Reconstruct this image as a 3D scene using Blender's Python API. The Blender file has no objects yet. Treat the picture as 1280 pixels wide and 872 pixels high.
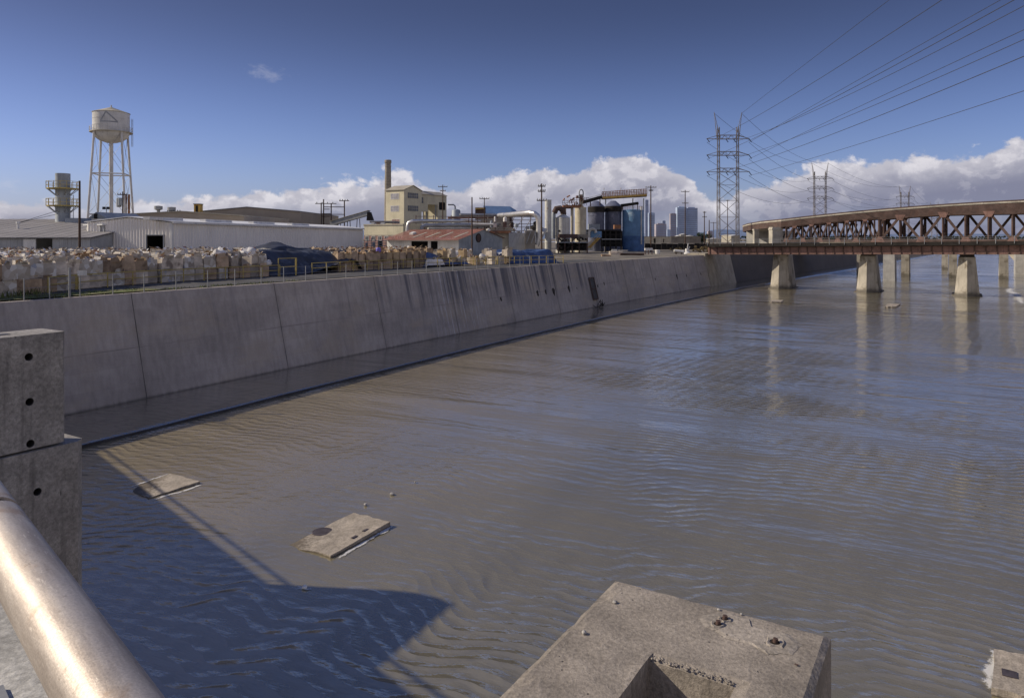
import bpy, math, random
from mathutils import Vector, Matrix, noise
R = random.Random(7)
C = bpy.context.scene.collection
V = Vector
F = 907.0; HY = 298.0; CZ = 11.0            # focal length (in photo pixels), horizon row, eye height over the water
GZ = 7.3                                    # level of the yard behind the channel wall

def P(px, py, Y): return V(((px-640)/F*Y, Y, CZ-(py-HY)/F*Y))
def PG(px, Y, z): return V(((px-640)/F*Y, Y, z))
def PW(px, py, z=0.0):
    Y = (CZ-z)*F/(py-HY); return V(((px-640)/F*Y, Y, z))
def ZY(py, Y): return CZ-(py-HY)/F*Y

# ---------------------------------------------------------------- mesh builder
class MB:
    def __init__(s): s.v = []; s.f = []; s.uv = None
    def add(s, vs, fs):
        n = len(s.v); s.v += [tuple(v) for v in vs]; s.f += [tuple(i+n for i in f) for f in fs]; return s
    def quad(s, a, b, c, d): return s.add([a, b, c, d], [(0, 1, 2, 3)])
    def box(s, x0, x1, y0, y1, z0, z1, rot=0.0, piv=None, bev=0.0):
        vs = [V((x, y, z)) for z in (z0, z1) for y in (y0, y1) for x in (x0, x1)]
        if rot:
            p = V(piv) if piv is not None else V(((x0+x1)/2, (y0+y1)/2, 0)); m = Matrix.Rotation(rot, 3, 'Z')
            vs = [m @ (v-p)+p for v in vs]
        return s.add(vs, [(0, 2, 3, 1), (4, 5, 7, 6), (0, 1, 5, 4), (2, 6, 7, 3), (0, 4, 6, 2), (1, 3, 7, 5)])
    def frame_box(s, o, ax, ay, az):        # corner + three edge vectors
        o = V(o); ax = V(ax); ay = V(ay); az = V(az)
        vs = [o+ax*i+ay*j+az*k for k in (0, 1) for j in (0, 1) for i in (0, 1)]
        return s.add(vs, [(0, 2, 3, 1), (4, 5, 7, 6), (0, 1, 5, 4), (2, 6, 7, 3), (0, 4, 6, 2), (1, 3, 7, 5)])
    def beam(s, p, q, w, h=None):           # square bar from p to q
        p = V(p); q = V(q); h = h or w; d = (q-p)
        if d.length < 1e-6: return s
        d.normalize(); up = V((0, 0, 1)) if abs(d.z) < .95 else V((0, 1, 0))
        x = d.cross(up).normalized(); y = x.cross(d).normalized()
        vs = [b+x*(i*w/2)+y*(j*h/2) for b in (p, q) for i, j in ((-1, -1), (1, -1), (1, 1), (-1, 1))]
        return s.add(vs, [(3, 2, 1, 0), (4, 5, 6, 7), (0, 1, 5, 4), (1, 2, 6, 5), (2, 3, 7, 6), (3, 0, 4, 7)])
    def tube(s, pts, r, seg=8, cap=True):
        pts = [V(p) for p in pts]; n = len(pts)
        rr = list(r) if isinstance(r, (list, tuple)) else [r]*n
        rings = []; prev = None
        for i, p in enumerate(pts):
            d = (pts[min(i+1, n-1)]-pts[max(i-1, 0)]).normalized()
            if prev is None:
                up = V((0, 0, 1)) if abs(d.z) < .9 else V((1, 0, 0)); x = d.cross(up).normalized()
            else:
                x = (prev-d*prev.dot(d)).normalized()
            prev = x; y = d.cross(x)
            rings.append([p+(x*math.cos(a)+y*math.sin(a))*rr[i] for a in [2*math.pi*k/seg for k in range(seg)]])
        vs = [v for ring in rings for v in ring]; fs = []
        for i in range(n-1):
            for k in range(seg):
                a = i*seg+k; b = i*seg+(k+1) % seg; fs.append((a, b, b+seg, a+seg))
        if cap: fs.append(tuple(range(seg))[::-1]); fs.append(tuple((n-1)*seg+k for k in range(seg)))
        return s.add(vs, fs)
    def lathe(s, prof, c=(0, 0), seg=24, a0=0.0, a1=2*math.pi):   # prof: (r, z)
        full = abs(a1-a0-2*math.pi) < 1e-6; m = seg if full else seg+1; vs = []; fs = []
        for r, z in prof:
            for k in range(m):
                a = a0+(a1-a0)*k/seg; vs.append((c[0]+r*math.cos(a), c[1]+r*math.sin(a), z))
        for i in range(len(prof)-1):
            for k in range(seg):
                a = i*m+k; b = i*m+((k+1) % m if full else k+1); fs.append((a, b, b+m, a+m))
        return s.add(vs, fs)
    def disc(s, c, n, r, seg=14, jit=0.0):
        c = V(c); n = V(n).normalized(); up = V((0, 0, 1)) if abs(n.z) < .9 else V((1, 0, 0))
        x = up.cross(n).normalized(); y = n.cross(x)
        vs = [c+(x*math.cos(a)+y*math.sin(a))*r*(1+R.uniform(-jit, jit)) for a in [2*math.pi*k/seg for k in range(seg)]]
        return s.add(vs, [tuple(range(seg))])
    def prism(s, poly, z0, z1):             # poly: list of (x, y), counter-clockwise
        n = len(poly); vs = [(x, y, z0) for x, y in poly]+[(x, y, z1) for x, y in poly]
        fs = [tuple(range(n))[::-1], tuple(range(n, 2*n))]+[(i, (i+1) % n, (i+1) % n+n, i+n) for i in range(n)]
        return s.add(vs, fs)
    def extr(s, poly, d):                   # 3-D polygon pushed along d
        n = len(poly); d = V(d); vs = [V(p) for p in poly]+[V(p)+d for p in poly]
        fs = [tuple(range(n))[::-1], tuple(range(n, 2*n))]+[(i, (i+1) % n, (i+1) % n+n, i+n) for i in range(n)]
        return s.add(vs, fs)
    def grid(s, fn, nu, nv):
        vs = [fn(i/nu, j/nv) for j in range(nv+1) for i in range(nu+1)]
        fs = [(j*(nu+1)+i, j*(nu+1)+i+1, (j+1)*(nu+1)+i+1, (j+1)*(nu+1)+i) for j in range(nv) for i in range(nu)]
        return s.add(vs, fs)
    def shift(s, d): s.v = [tuple(V(v)+V(d)) for v in s.v]; return s
    def mesh(s, name, m, smooth=False):
        me = bpy.data.meshes.new(name); me.from_pydata(s.v, [], s.f)
        if s.uv:
            l = me.uv_layers.new(name='UVMap')
            for lp in me.loops: l.data[lp.index].uv = s.uv[lp.vertex_index]
        me.materials.append(m); me.update()
        if smooth:
            me.polygons.foreach_set('use_smooth', [True]*len(me.polygons))
            if smooth != 'all': me.set_sharp_from_angle(angle=math.radians(40))
        return me

def link(name, me, parent=None, loc=(0, 0, 0)):
    o = bpy.data.objects.new(name, me); C.objects.link(o); o.location = loc
    if parent: o.parent = parent
    return o
def part(name, mb, m, parent, smooth=False, label=None, loc=(0, 0, 0)):
    o = link(name, mb.mesh(name, m, smooth), parent, loc)
    if label: o['label'] = label
    return o
def wpart(name, mb, m, parent, smooth=False, label=None):      # mesh given in world space, parent = unrotated thing
    p = parent; off = V((0, 0, 0))
    while p: off += V(p.location); p = p.parent
    mb.shift(-off); return part(name, mb, m, parent, smooth, label)
def tag(o, label, cat, group=None):
    o['label'] = label; o['category'] = cat
    if group: o['group'] = group
    return o
def thing(name, label, cat, loc=(0, 0, 0), rz=0.0, group=None):
    o = bpy.data.objects.new(name, None); C.objects.link(o); o.location = loc; o.rotation_euler = (0, 0, rz)
    o.empty_display_size = .2
    return tag(o, label, cat, group)
def single(name, mb, m, label, cat, base=None, group=None, smooth=False):   # world-space mesh -> one-mesh thing
    b = V(base) if base is not None else V((0, 0, 0)); mb.shift(-b)
    return tag(link(name, mb.mesh(name, m, smooth), None, b), label, cat, group)
def struct(name, mb, m, smooth=False):
    o = link(name, mb.mesh(name, m, smooth)); o['kind'] = 'structure'; return o
def stuff(name, mb, m, label, cat, smooth=False):
    o = link(name, mb.mesh(name, m, smooth)); o['kind'] = 'stuff'; return tag(o, label, cat)
def dup(root, loc, rz=None, label=None, group=None, scale=None):
    r = root.copy(); C.objects.link(r); r.location = loc
    if rz is not None: r.rotation_euler = (0, 0, rz)
    if scale: r.scale = scale
    if label: r['label'] = label
    if group: r['group'] = group
    for ch in list(root.children):
        c = ch.copy(); C.objects.link(c); c.parent = r
        for g in list(ch.children):
            d = g.copy(); C.objects.link(d); d.parent = c
    return r

# ---------------------------------------------------------------- materials
class NT:                                   # tiny node-building helper
    def __init__(s, tree): s.t = tree; s.n = tree.nodes; s.l = tree.links
    def node(s, typ, ins=None, **kw):
        n = s.n.new(typ)
        for k, v in kw.items(): setattr(n, k, v)
        for k, v in (ins or {}).items(): s.set(n.inputs[k], v)
        return n
    def set(s, sock, v):
        if isinstance(v, bpy.types.NodeSocket): s.l.new(v, sock)
        elif isinstance(v, bpy.types.Node): s.l.new(v.outputs[0], sock)
        else:
            if hasattr(sock.default_value, '__len__') and not hasattr(v, '__len__'): v = [v]*len(sock.default_value)
            if hasattr(sock.default_value, '__len__') and len(sock.default_value) == 4 and len(v) == 3: v = (*v, 1)
            sock.default_value = v
    def m(s, op, a, b=0.0, c=None, clamp=False):
        n = s.node('ShaderNodeMath', operation=op, use_clamp=clamp); s.set(n.inputs[0], a); s.set(n.inputs[1], b)
        if c is not None: s.set(n.inputs[2], c)
        return n.outputs[0]
    def mix(s, f, a, b, blend='MIX'):
        n = s.node('ShaderNodeMix', data_type='RGBA', blend_type=blend); s.set(n.inputs[0], f); s.set(n.inputs[6], a); s.set(n.inputs[7], b)
        return n.outputs[2]
    def ramp(s, f, lo, hi, smooth=True):    # smoothstep lo..hi -> 0..1
        n = s.node('ShaderNodeMapRange', interpolation_type='SMOOTHSTEP' if smooth else 'LINEAR')
        s.set(n.inputs[0], f); s.set(n.inputs[1], lo); s.set(n.inputs[2], hi); return n.outputs[0]
    def noise(s, vec, scale, detail=4, rough=.55, dist=0.0):
        n = s.node('ShaderNodeTexNoise'); s.set(n.inputs['Vector'], vec); s.set(n.inputs['Scale'], scale)
        s.set(n.inputs['Detail'], detail); s.set(n.inputs['Roughness'], rough); s.set(n.inputs['Distortion'], dist); return n.outputs[0]
    def mapv(s, vec, sc=(1, 1, 1), rot=(0, 0, 0), loc=(0, 0, 0)):
        n = s.node('ShaderNodeMapping'); s.set(n.inputs[0], vec); n.inputs['Location'].default_value = loc
        n.inputs['Rotation'].default_value = rot; n.inputs['Scale'].default_value = sc; return n.outputs[0]
    def bump(s, h, dist=1.0, strength=1.0, normal=None):
        n = s.node('ShaderNodeBump'); s.set(n.inputs['Height'], h); n.inputs['Distance'].default_value = dist; n.inputs['Strength'].default_value = strength
        if normal is not None: s.l.new(normal, n.inputs['Normal'])
        return n.outputs[0]
def new_mat(name):
    m = bpy.data.materials.new(name); m.use_nodes = True; t = NT(m.node_tree); b = m.node_tree.nodes['Principled BSDF']
    return m, t, b
def mul(c, k): return tuple(min(1, x*k) for x in c[:3])
def mat(name, col, rough=.75, metal=0.0, var=.22, sc=.6, fine=9.0, fvar=.12, bump=0.0, col2=None, c2thr=.58, c2sc=.9, rand=0.0, spec=.3, streak=0.0, tide=0.0):
    m, t, b = new_mat(name); co = t.node('ShaderNodeTexCoord').outputs['Object']
    if rand:
        oi = t.node('ShaderNodeObjectInfo').outputs['Random']
        off = t.node('ShaderNodeVectorMath', operation='ADD'); t.set(off.inputs[0], co)
        cb = t.node('ShaderNodeCombineXYZ'); t.set(cb.inputs[0], t.m('MULTIPLY', oi, 37.0)); t.set(cb.inputs[1], t.m('MULTIPLY', oi, 91.0)); t.set(off.inputs[1], cb)
        co = off.outputs[0]
    n1 = t.noise(co, sc, 5); n2 = t.noise(co, fine, 3, .6)
    c = t.mix(t.ramp(n1, .3, .7), mul(col, 1-var), mul(col, 1+var))
    if col2 is not None:
        n3 = t.noise(t.mapv(co, loc=(5.3, 1.7, 8.1)), c2sc, 6, .6, .3); c = t.mix(t.ramp(n3, c2thr-.05, c2thr+.09), c, col2)
    if streak:
        n4 = t.noise(t.mapv(co, sc=(1.6, 1.6, .09)), 2.0, 4, .6); c = t.mix(t.m('MULTIPLY', t.ramp(n4, .5, .72), streak), c, mul(col, .35))
    c = t.mix(1.0, c, t.mix(t.ramp(n2, .25, .75, False), (1-fvar,)*3, (1+fvar,)*3), 'MULTIPLY')
    if tide:
        sz = t.node('ShaderNodeSeparateXYZ'); t.set(sz.inputs[0], co); wl = t.ramp(t.m('ADD', sz.outputs[2], t.m('MULTIPLY', t.m('SUBTRACT', n1, .5), 1.6)), tide, tide*.25)
        c = t.mix(t.m('MULTIPLY', wl, .7), c, (.06, .052, .042))
    if rand:
        c = t.mix(1.0, c, t.mix(oi, (1-rand,)*3, (1+rand*.7,)*3), 'MULTIPLY')
    t.set(b.inputs['Base Color'], c); b.inputs['Metallic'].default_value = metal
    t.set(b.inputs['Roughness'], t.m('ADD', rough-.08, t.m('MULTIPLY', n2, .16))); b.inputs['Specular IOR Level'].default_value = spec
    if bump:
        t.set(b.inputs['Normal'], t.bump(t.m('ADD', t.m('MULTIPLY', n2, .5), n1), bump, 1.0))
    return m

M = {}
M['conc'] = mat('old_concrete', (.30, .285, .26), .9, var=.18, sc=.8, fine=25, bump=.006, streak=.35)
M['conc_near'] = None
M['conc_pale'] = mat('pale_concrete', (.42, .39, .33), .9, var=.2, sc=.35, fine=8, bump=.01, streak=.45)
M['pier'] = mat('pier_concrete', (.365, .335, .285), .9, var=.2, sc=.35, fine=6, bump=.01, streak=.55, col2=(.17, .145, .11), c2thr=.58, c2sc=.4, tide=1.1)
M['dirt'] = mat('yard_dirt', (.15, .135, .115), .95, var=.3, sc=.12, fine=3, bump=.02, col2=(.26, .23, .18), c2thr=.56, c2sc=.2)
M['asphalt'] = mat('asphalt', (.075, .075, .078), .95, var=.3, sc=.3, fine=5, col2=(.13, .12, .10), c2thr=.6, c2sc=.35)
M['rust'] = mat('rusty_brown_steel', (.090, .060, .052), .85, var=.3, sc=.5, fine=4, col2=(.09, .055, .045), c2thr=.55, c2sc=.6)
M['rust_pale'] = mat('faded_brown_steel', (.21, .125, .105), .85, var=.22, sc=.5, fine=4, col2=(.12, .075, .06), c2thr=.58, c2sc=.7, streak=.4)
M['dark'] = mat('dark_timber', (.025, .022, .02), .9, var=.3)
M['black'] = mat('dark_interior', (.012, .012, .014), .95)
M['wood'] = mat('weathered_pole_wood', (.085, .055, .04), .9, var=.25, sc=1.0, streak=.3)
M['steel'] = mat('galvanised_steel', (.32, .33, .34), .55, .5, var=.15)
M['lattice'] = mat('weathered_lattice_steel', (.27, .24, .215), .7, .2, var=.2)
M['wire'] = mat('dull_conductor', (.06, .06, .065), .6, .3)
M['yellow'] = mat('yellow_rail_paint', (.44, .345, .11), .6, var=.2, col2=(.25, .16, .06), c2thr=.64)
M['white'] = mat('dusty_white_paint', (.70, .69, .66), .6, var=.1, streak=.25)
M['white_sheet'] = mat('white_ribbed_sheet', (.84, .80, .74), .5, var=.05, sc=.2, streak=.18)
M['white_roof'] = mat('white_roof_sheet', (.74, .74, .73), .45, var=.08)
M['tank'] = mat('faded_white_tank', (.58, .57, .55), .55, var=.12, sc=.4, streak=.35, col2=(.40, .34, .27), c2thr=.64, c2sc=.35)
M['tank_roof'] = mat('tan_tank_roof', (.44, .40, .31), .7, var=.2)
M['emblem'] = mat('faded_grey_marking', (.33, .34, .36), .7)
M['grey_roof'] = mat('grey_sheet_roof', (.235, .225, .225), .7, var=.12, sc=.25, streak=.2)
M['grey_wall'] = mat('grey_sheet_wall', (.38, .39, .40), .7, var=.12, streak=.25)
M['tan_wall'] = mat('tan_sheet_wall', (.33, .285, .235), .75, var=.1, sc=.2)
M['tan_roof'] = mat('pale_tan_roof', (.36, .33, .27), .7, var=.1)
M['cream'] = mat('cream_painted_sheet', (.61, .56, .41), .75, var=.1, sc=.3, streak=.22)
M['cream_dim'] = mat('faded_cream_sheet', (.60, .55, .40), .75, var=.12, sc=.3, streak=.3)
M['red_roof'] = mat('rusty_red_roof', (.27, .115, .085), .8, var=.22, sc=.5, fine=4, col2=(.36, .21, .16), c2thr=.57, c2sc=.8)
M['pink_brick'] = mat('faded_pink_wall', (.36, .22, .19), .85, var=.15)
M['glass'] = mat('dusty_window_pane', (.10, .11, .13), .25, var=.3, spec=.6)
M['pale_glass'] = mat('pale_window_pane', (.34, .33, .36), .35, var=.15, spec=.5)
M['silver'] = mat('silver_duct', (.62, .61, .59), .38, .75, var=.1)
M['silo_white'] = mat('off_white_silo', (.55, .54, .50), .65, var=.12, streak=.35, col2=(.33, .25, .18), c2thr=.66)
M['silo_beige'] = mat('beige_silo', (.52, .47, .36), .7, var=.12, streak=.35, col2=(.30, .19, .11), c2thr=.64)
M['silo_dark'] = mat('dark_blue_silo', (.11, .12, .17), .5, var=.25, sc=.35, streak=.3, col2=(.22, .22, .28), c2thr=.60, c2sc=.3)
M['silo_blue'] = mat('faded_blue_silo', (.13, .25, .42), .55, var=.2, sc=.3, streak=.25, col2=(.34, .45, .56), c2thr=.60, c2sc=.3)
M['blue_band'] = mat('deep_blue_band', (.06, .13, .28), .6, var=.2)
M['orange'] = mat('rusty_orange_steel', (.33, .16, .085), .8, var=.3, col2=(.14, .08, .06), c2thr=.58)
M['gantry'] = mat('yellow_gantry_paint', (.52, .34, .09), .7, var=.2, col2=(.28, .12, .06), c2thr=.60)
M['blue_roof'] = mat('blue_sheet_roof', (.075, .13, .24), .5, var=.15)
M['brick'] = mat('brown_brick', (.25, .222, .185), .85, var=.18)
M['stack'] = mat('grey_steel_stack', (.30, .33, .36), .55, .2, var=.15, streak=.4)
M['bush'] = mat('dry_brown_brush', (.16, .12, .06), .9, var=.35, sc=2)
M['grass'] = mat('green_weeds', (.115, .135, .045), .9, var=.4, sc=1.2, fine=6)
M['tree'] = mat('tree_leaves', (.035, .05, .025), .9, var=.4, sc=.3)
M['tower_glass'] = mat('hazy_blue_tower_glass', (.42, .51, .66), .45, var=.1, sc=.02, fine=.05)  # distance haze is put into the tower and hill colours
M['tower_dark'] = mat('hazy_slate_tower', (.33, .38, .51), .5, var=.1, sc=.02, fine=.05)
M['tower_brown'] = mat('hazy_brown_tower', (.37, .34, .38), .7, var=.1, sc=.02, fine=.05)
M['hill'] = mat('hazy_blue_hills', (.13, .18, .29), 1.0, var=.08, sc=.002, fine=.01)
M['rock'] = mat('pale_rubble', (.42, .40, .37), .9, var=.25, rand=.3)
M['foam'] = mat('white_water_foam', (.72, .72, .70), .8, var=.15, sc=4)
def froth_mat():
    m, t, b = new_mat('broken_white_water'); uv = t.node('ShaderNodeUVMap').outputs[0]; sp = t.node('ShaderNodeSeparateXYZ'); t.set(sp.inputs[0], uv)
    co = t.node('ShaderNodeTexCoord').outputs['Object']
    e = t.m('MULTIPLY', t.m('SUBTRACT', 1.0, t.m('ABSOLUTE', t.m('SUBTRACT', t.m('MULTIPLY', sp.outputs[0], 2.0), 1.0))), 3.0, clamp=True)
    f = t.m('SUBTRACT', 1.0, t.m('ABSOLUTE', t.m('SUBTRACT', t.m('MULTIPLY', sp.outputs[1], 2.0), 1.0)))
    n = t.m('ADD', t.m('MULTIPLY', t.noise(co, 3.0, 4, .65), .6), t.m('MULTIPLY', t.noise(co, 16.0, 4, .7), .4))
    k = t.ramp(t.m('ADD', n, t.m('MULTIPLY', t.m('SUBTRACT', t.m('MULTIPLY', e, f), .6), .42)), .44, .62)
    b.inputs['Base Color'].default_value = (.66, .66, .65, 1); b.inputs['Roughness'].default_value = .7; t.set(b.inputs['Alpha'], t.m('MULTIPLY', k, .85)); return m
M['froth'] = froth_mat()
M['manhole'] = mat('cast_iron_cover', (.075, .065, .075), .75, .3, var=.25, sc=5)
M['tarp_black'] = mat('slate_blue_tarp', (.030, .034, .047), .52, var=.35, sc=.8, col2=(.075, .085, .11), c2thr=.60, c2sc=.6, spec=.5)
M['tarp_blue'] = mat('navy_blue_tarp', (.04, .07, .16), .42, var=.35, sc=.8, col2=(.13, .18, .28), c2thr=.62, c2sc=.7, spec=.5)
M['purple'] = mat('violet_blue_plastic', (.16, .13, .50), .4, var=.15)
M['card'] = mat('brown_cardboard', (.37, .275, .19), .9, var=.25, sc=1.2, fine=8, rand=.45, col2=(.20, .14, .095), c2thr=.58)
M['card_grey'] = mat('sun_bleached_cardboard', (.52, .455, .38), .9, var=.25, sc=1.2, fine=8, rand=.42, col2=(.22, .18, .15), c2thr=.6)
M['card_tan'] = mat('fresh_tan_cardboard', (.45, .335, .20), .9, var=.18, sc=1.2, fine=8, rand=.25)
M['sack'] = mat('white_plastic_sack', (.66, .64, .62), .6, var=.18, sc=1.5, rand=.15)
def scrap_mat(name, stops, scale):
    m, t, b = new_mat(name); co = t.node('ShaderNodeTexCoord').outputs['Object']
    oi = t.node('ShaderNodeObjectInfo').outputs['Random']
    off = t.node('ShaderNodeVectorMath', operation='ADD'); t.set(off.inputs[0], co); t.set(off.inputs[1], t.m('MULTIPLY', oi, 53.0))
    v = t.node('ShaderNodeTexVoronoi'); t.set(v.inputs['Vector'], off.outputs[0]); v.inputs['Scale'].default_value = scale
    sp = t.node('ShaderNodeSeparateColor'); t.set(sp.inputs[0], v.outputs['Color'])
    cr = t.node('ShaderNodeValToRGB'); t.set(cr.inputs[0], sp.outputs[0]); cr.color_ramp.interpolation = 'CONSTANT'
    e = cr.color_ramp.elements
    while len(e) < len(stops): e.new(.5)
    for k, (p, c) in enumerate(stops): e[k].position = p; e[k].color = (*c, 1)
    t.set(b.inputs['Base Color'], cr.outputs[0]); b.inputs['Roughness'].default_value = .8
    return m
M['scrap'] = scrap_mat('mixed_scrap_paper', [(0, (.62, .60, .56)), (.34, (.40, .29, .18)), (.62, (.70, .69, .68)), (.76, (.10, .10, .13)), (.84, (.30, .33, .42)), (.9, (.33, .13, .08))], 3.2)
M['bale'] = scrap_mat('compressed_paper_bale', [(0, (.46, .41, .35)), (.3, (.40, .35, .29)), (.52, (.54, .50, .45)), (.74, (.64, .62, .59)), (.88, (.30, .26, .22)), (.96, (.38, .40, .46))], 2.6)
M['scrap_brown'] = scrap_mat('mixed_brown_scrap', [(0, (.42, .31, .19)), (.42, (.28, .17, .10)), (.66, (.60, .56, .50)), (.8, (.33, .15, .08)), (.9, (.06, .06, .08))], 3.0)

# near concrete: visible aggregate, board marks, stains
def near_conc(name, col, agg=70.0, stain=.5, wet=0.0):
    m, t, b = new_mat(name); co = t.node('ShaderNodeTexCoord').outputs['Object']
    n1 = t.noise(co, 1.6, 6, .6); n2 = t.noise(co, agg, 3, .7); n3 = t.noise(co, 7, 5, .65); n5 = t.noise(co, agg*3.2, 2, .6)
    c = t.mix(t.ramp(n1, .32, .7), mul(col, .80), mul(col, 1.16))
    c = t.mix(1.0, c, t.mix(t.ramp(n3, .3, .72), (.82,)*3, (1.12,)*3), 'MULTIPLY')
    c = t.mix(1.0, c, t.mix(t.ramp(n2, .32, .7, False), (.70,)*3, (1.25,)*3), 'MULTIPLY')
    c = t.mix(1.0, c, t.mix(t.ramp(n5, .3, .7, False), (.88,)*3, (1.12,)*3), 'MULTIPLY')
    st = t.noise(t.mapv(co, sc=(5, 5, .35)), 2.2, 5, .6)
    geo = t.node('ShaderNodeNewGeometry'); sp = t.node('ShaderNodeSeparateXYZ'); t.set(sp.inputs[0], geo.outputs['Normal'])
    vert = t.m('SUBTRACT', 1.0, t.m('ABSOLUTE', sp.outputs[2]), clamp=True)
    c = t.mix(t.m('MULTIPLY', t.m('MULTIPLY', t.ramp(st, .50, .72), vert), stain), c, mul(col, .30))
    v = t.node('ShaderNodeTexVoronoi'); t.set(v.inputs['Vector'], t.mapv(co, sc=(1.5, 1.5, .32))); v.inputs['Scale'].default_value = 17
    pit = t.ramp(v.outputs['Distance'], .05, .12)
    pitm = t.ramp(t.noise(co, 3.5, 2), .52, .6); pit = t.m('MAXIMUM', pit, t.m('SUBTRACT', 1.0, pitm))
    c = t.mix(pit, mul(col, .35), c)
    if wet:                             # dark wet margin just above the water
        pz_ = t.node('ShaderNodeSeparateXYZ'); t.set(pz_.inputs[0], geo.outputs['Position'])
        c = t.mix(t.m('MULTIPLY', t.ramp(t.m('ADD', pz_.outputs[2], t.m('MULTIPLY', t.m('SUBTRACT', n3, .5), .10)), wet, wet*.35), .72), c, (.085, .068, .048))
    t.set(b.inputs['Base Color'], c); b.inputs['Roughness'].default_value = .92; b.inputs['Specular IOR Level'].default_value = .2
    h = t.m('ADD', t.m('MULTIPLY', n2, .0035), t.m('ADD', t.m('MULTIPLY', n3, .006), t.m('MULTIPLY', pit, .004)))
    t.set(b.inputs['Normal'], t.bump(h, 1.0, .9)); return m
M['conc_near'] = near_conc('coarse_grey_concrete', (.29, .255, .215))
M['conc_post'] = near_conc('cast_post_concrete', (.30, .285, .27), 45, .75)
M['bore'] = mat('shadowed_bore', (.06, .056, .052), .95, var=.3, sc=20)
M['pad'] = near_conc('wet_slab_concrete', (.36, .315, .26), 18, .3, .045)
# ================================================================ the channel
def bankX(Y):                                # left water edge
    if Y <= 176.6: return -27.4+.571*(Y-44.7)+.00055*(Y-44.7)*(Y-100)
    return bankX(176.6)+.715*(Y-176.6)
def tang(Y):
    d = V((bankX(Y+.5)-bankX(Y-.5), 1.0, 0)); return d.normalized()
def WP(Y, o=0.0, z=0.0):                     # o metres inland of the left water edge
    t = tang(Y); return V((bankX(Y), Y, z))+V((-t.y, t.x, 0))*o
def wallpt(Y, h): return WP(Y, 1.75*h/7.2, h)
def pxof(p): return 640+F*p.x/p.y
def pyof(p): return HY+F*(CZ-p.z)/p.y
def findY(px, fn, lo=30.0, hi=320.0):
    for _ in range(50):
        mid = (lo+hi)/2
        if pxof(fn(mid)) < px: lo = mid
        else: hi = mid
    return (lo+hi)/2
AX = V((.5225, .8526, 0)); BX = V((-.8526, .5225, 0))      # along the river, inland
WTOP = 7.2

# ---- arc length along the bank
YS = [-30+i*2.0 for i in range(0, 331)]
SL = [0.0]
for i in range(1, len(YS)): SL.append(SL[-1]+(WP(YS[i])-WP(YS[i-1])).length)

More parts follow.
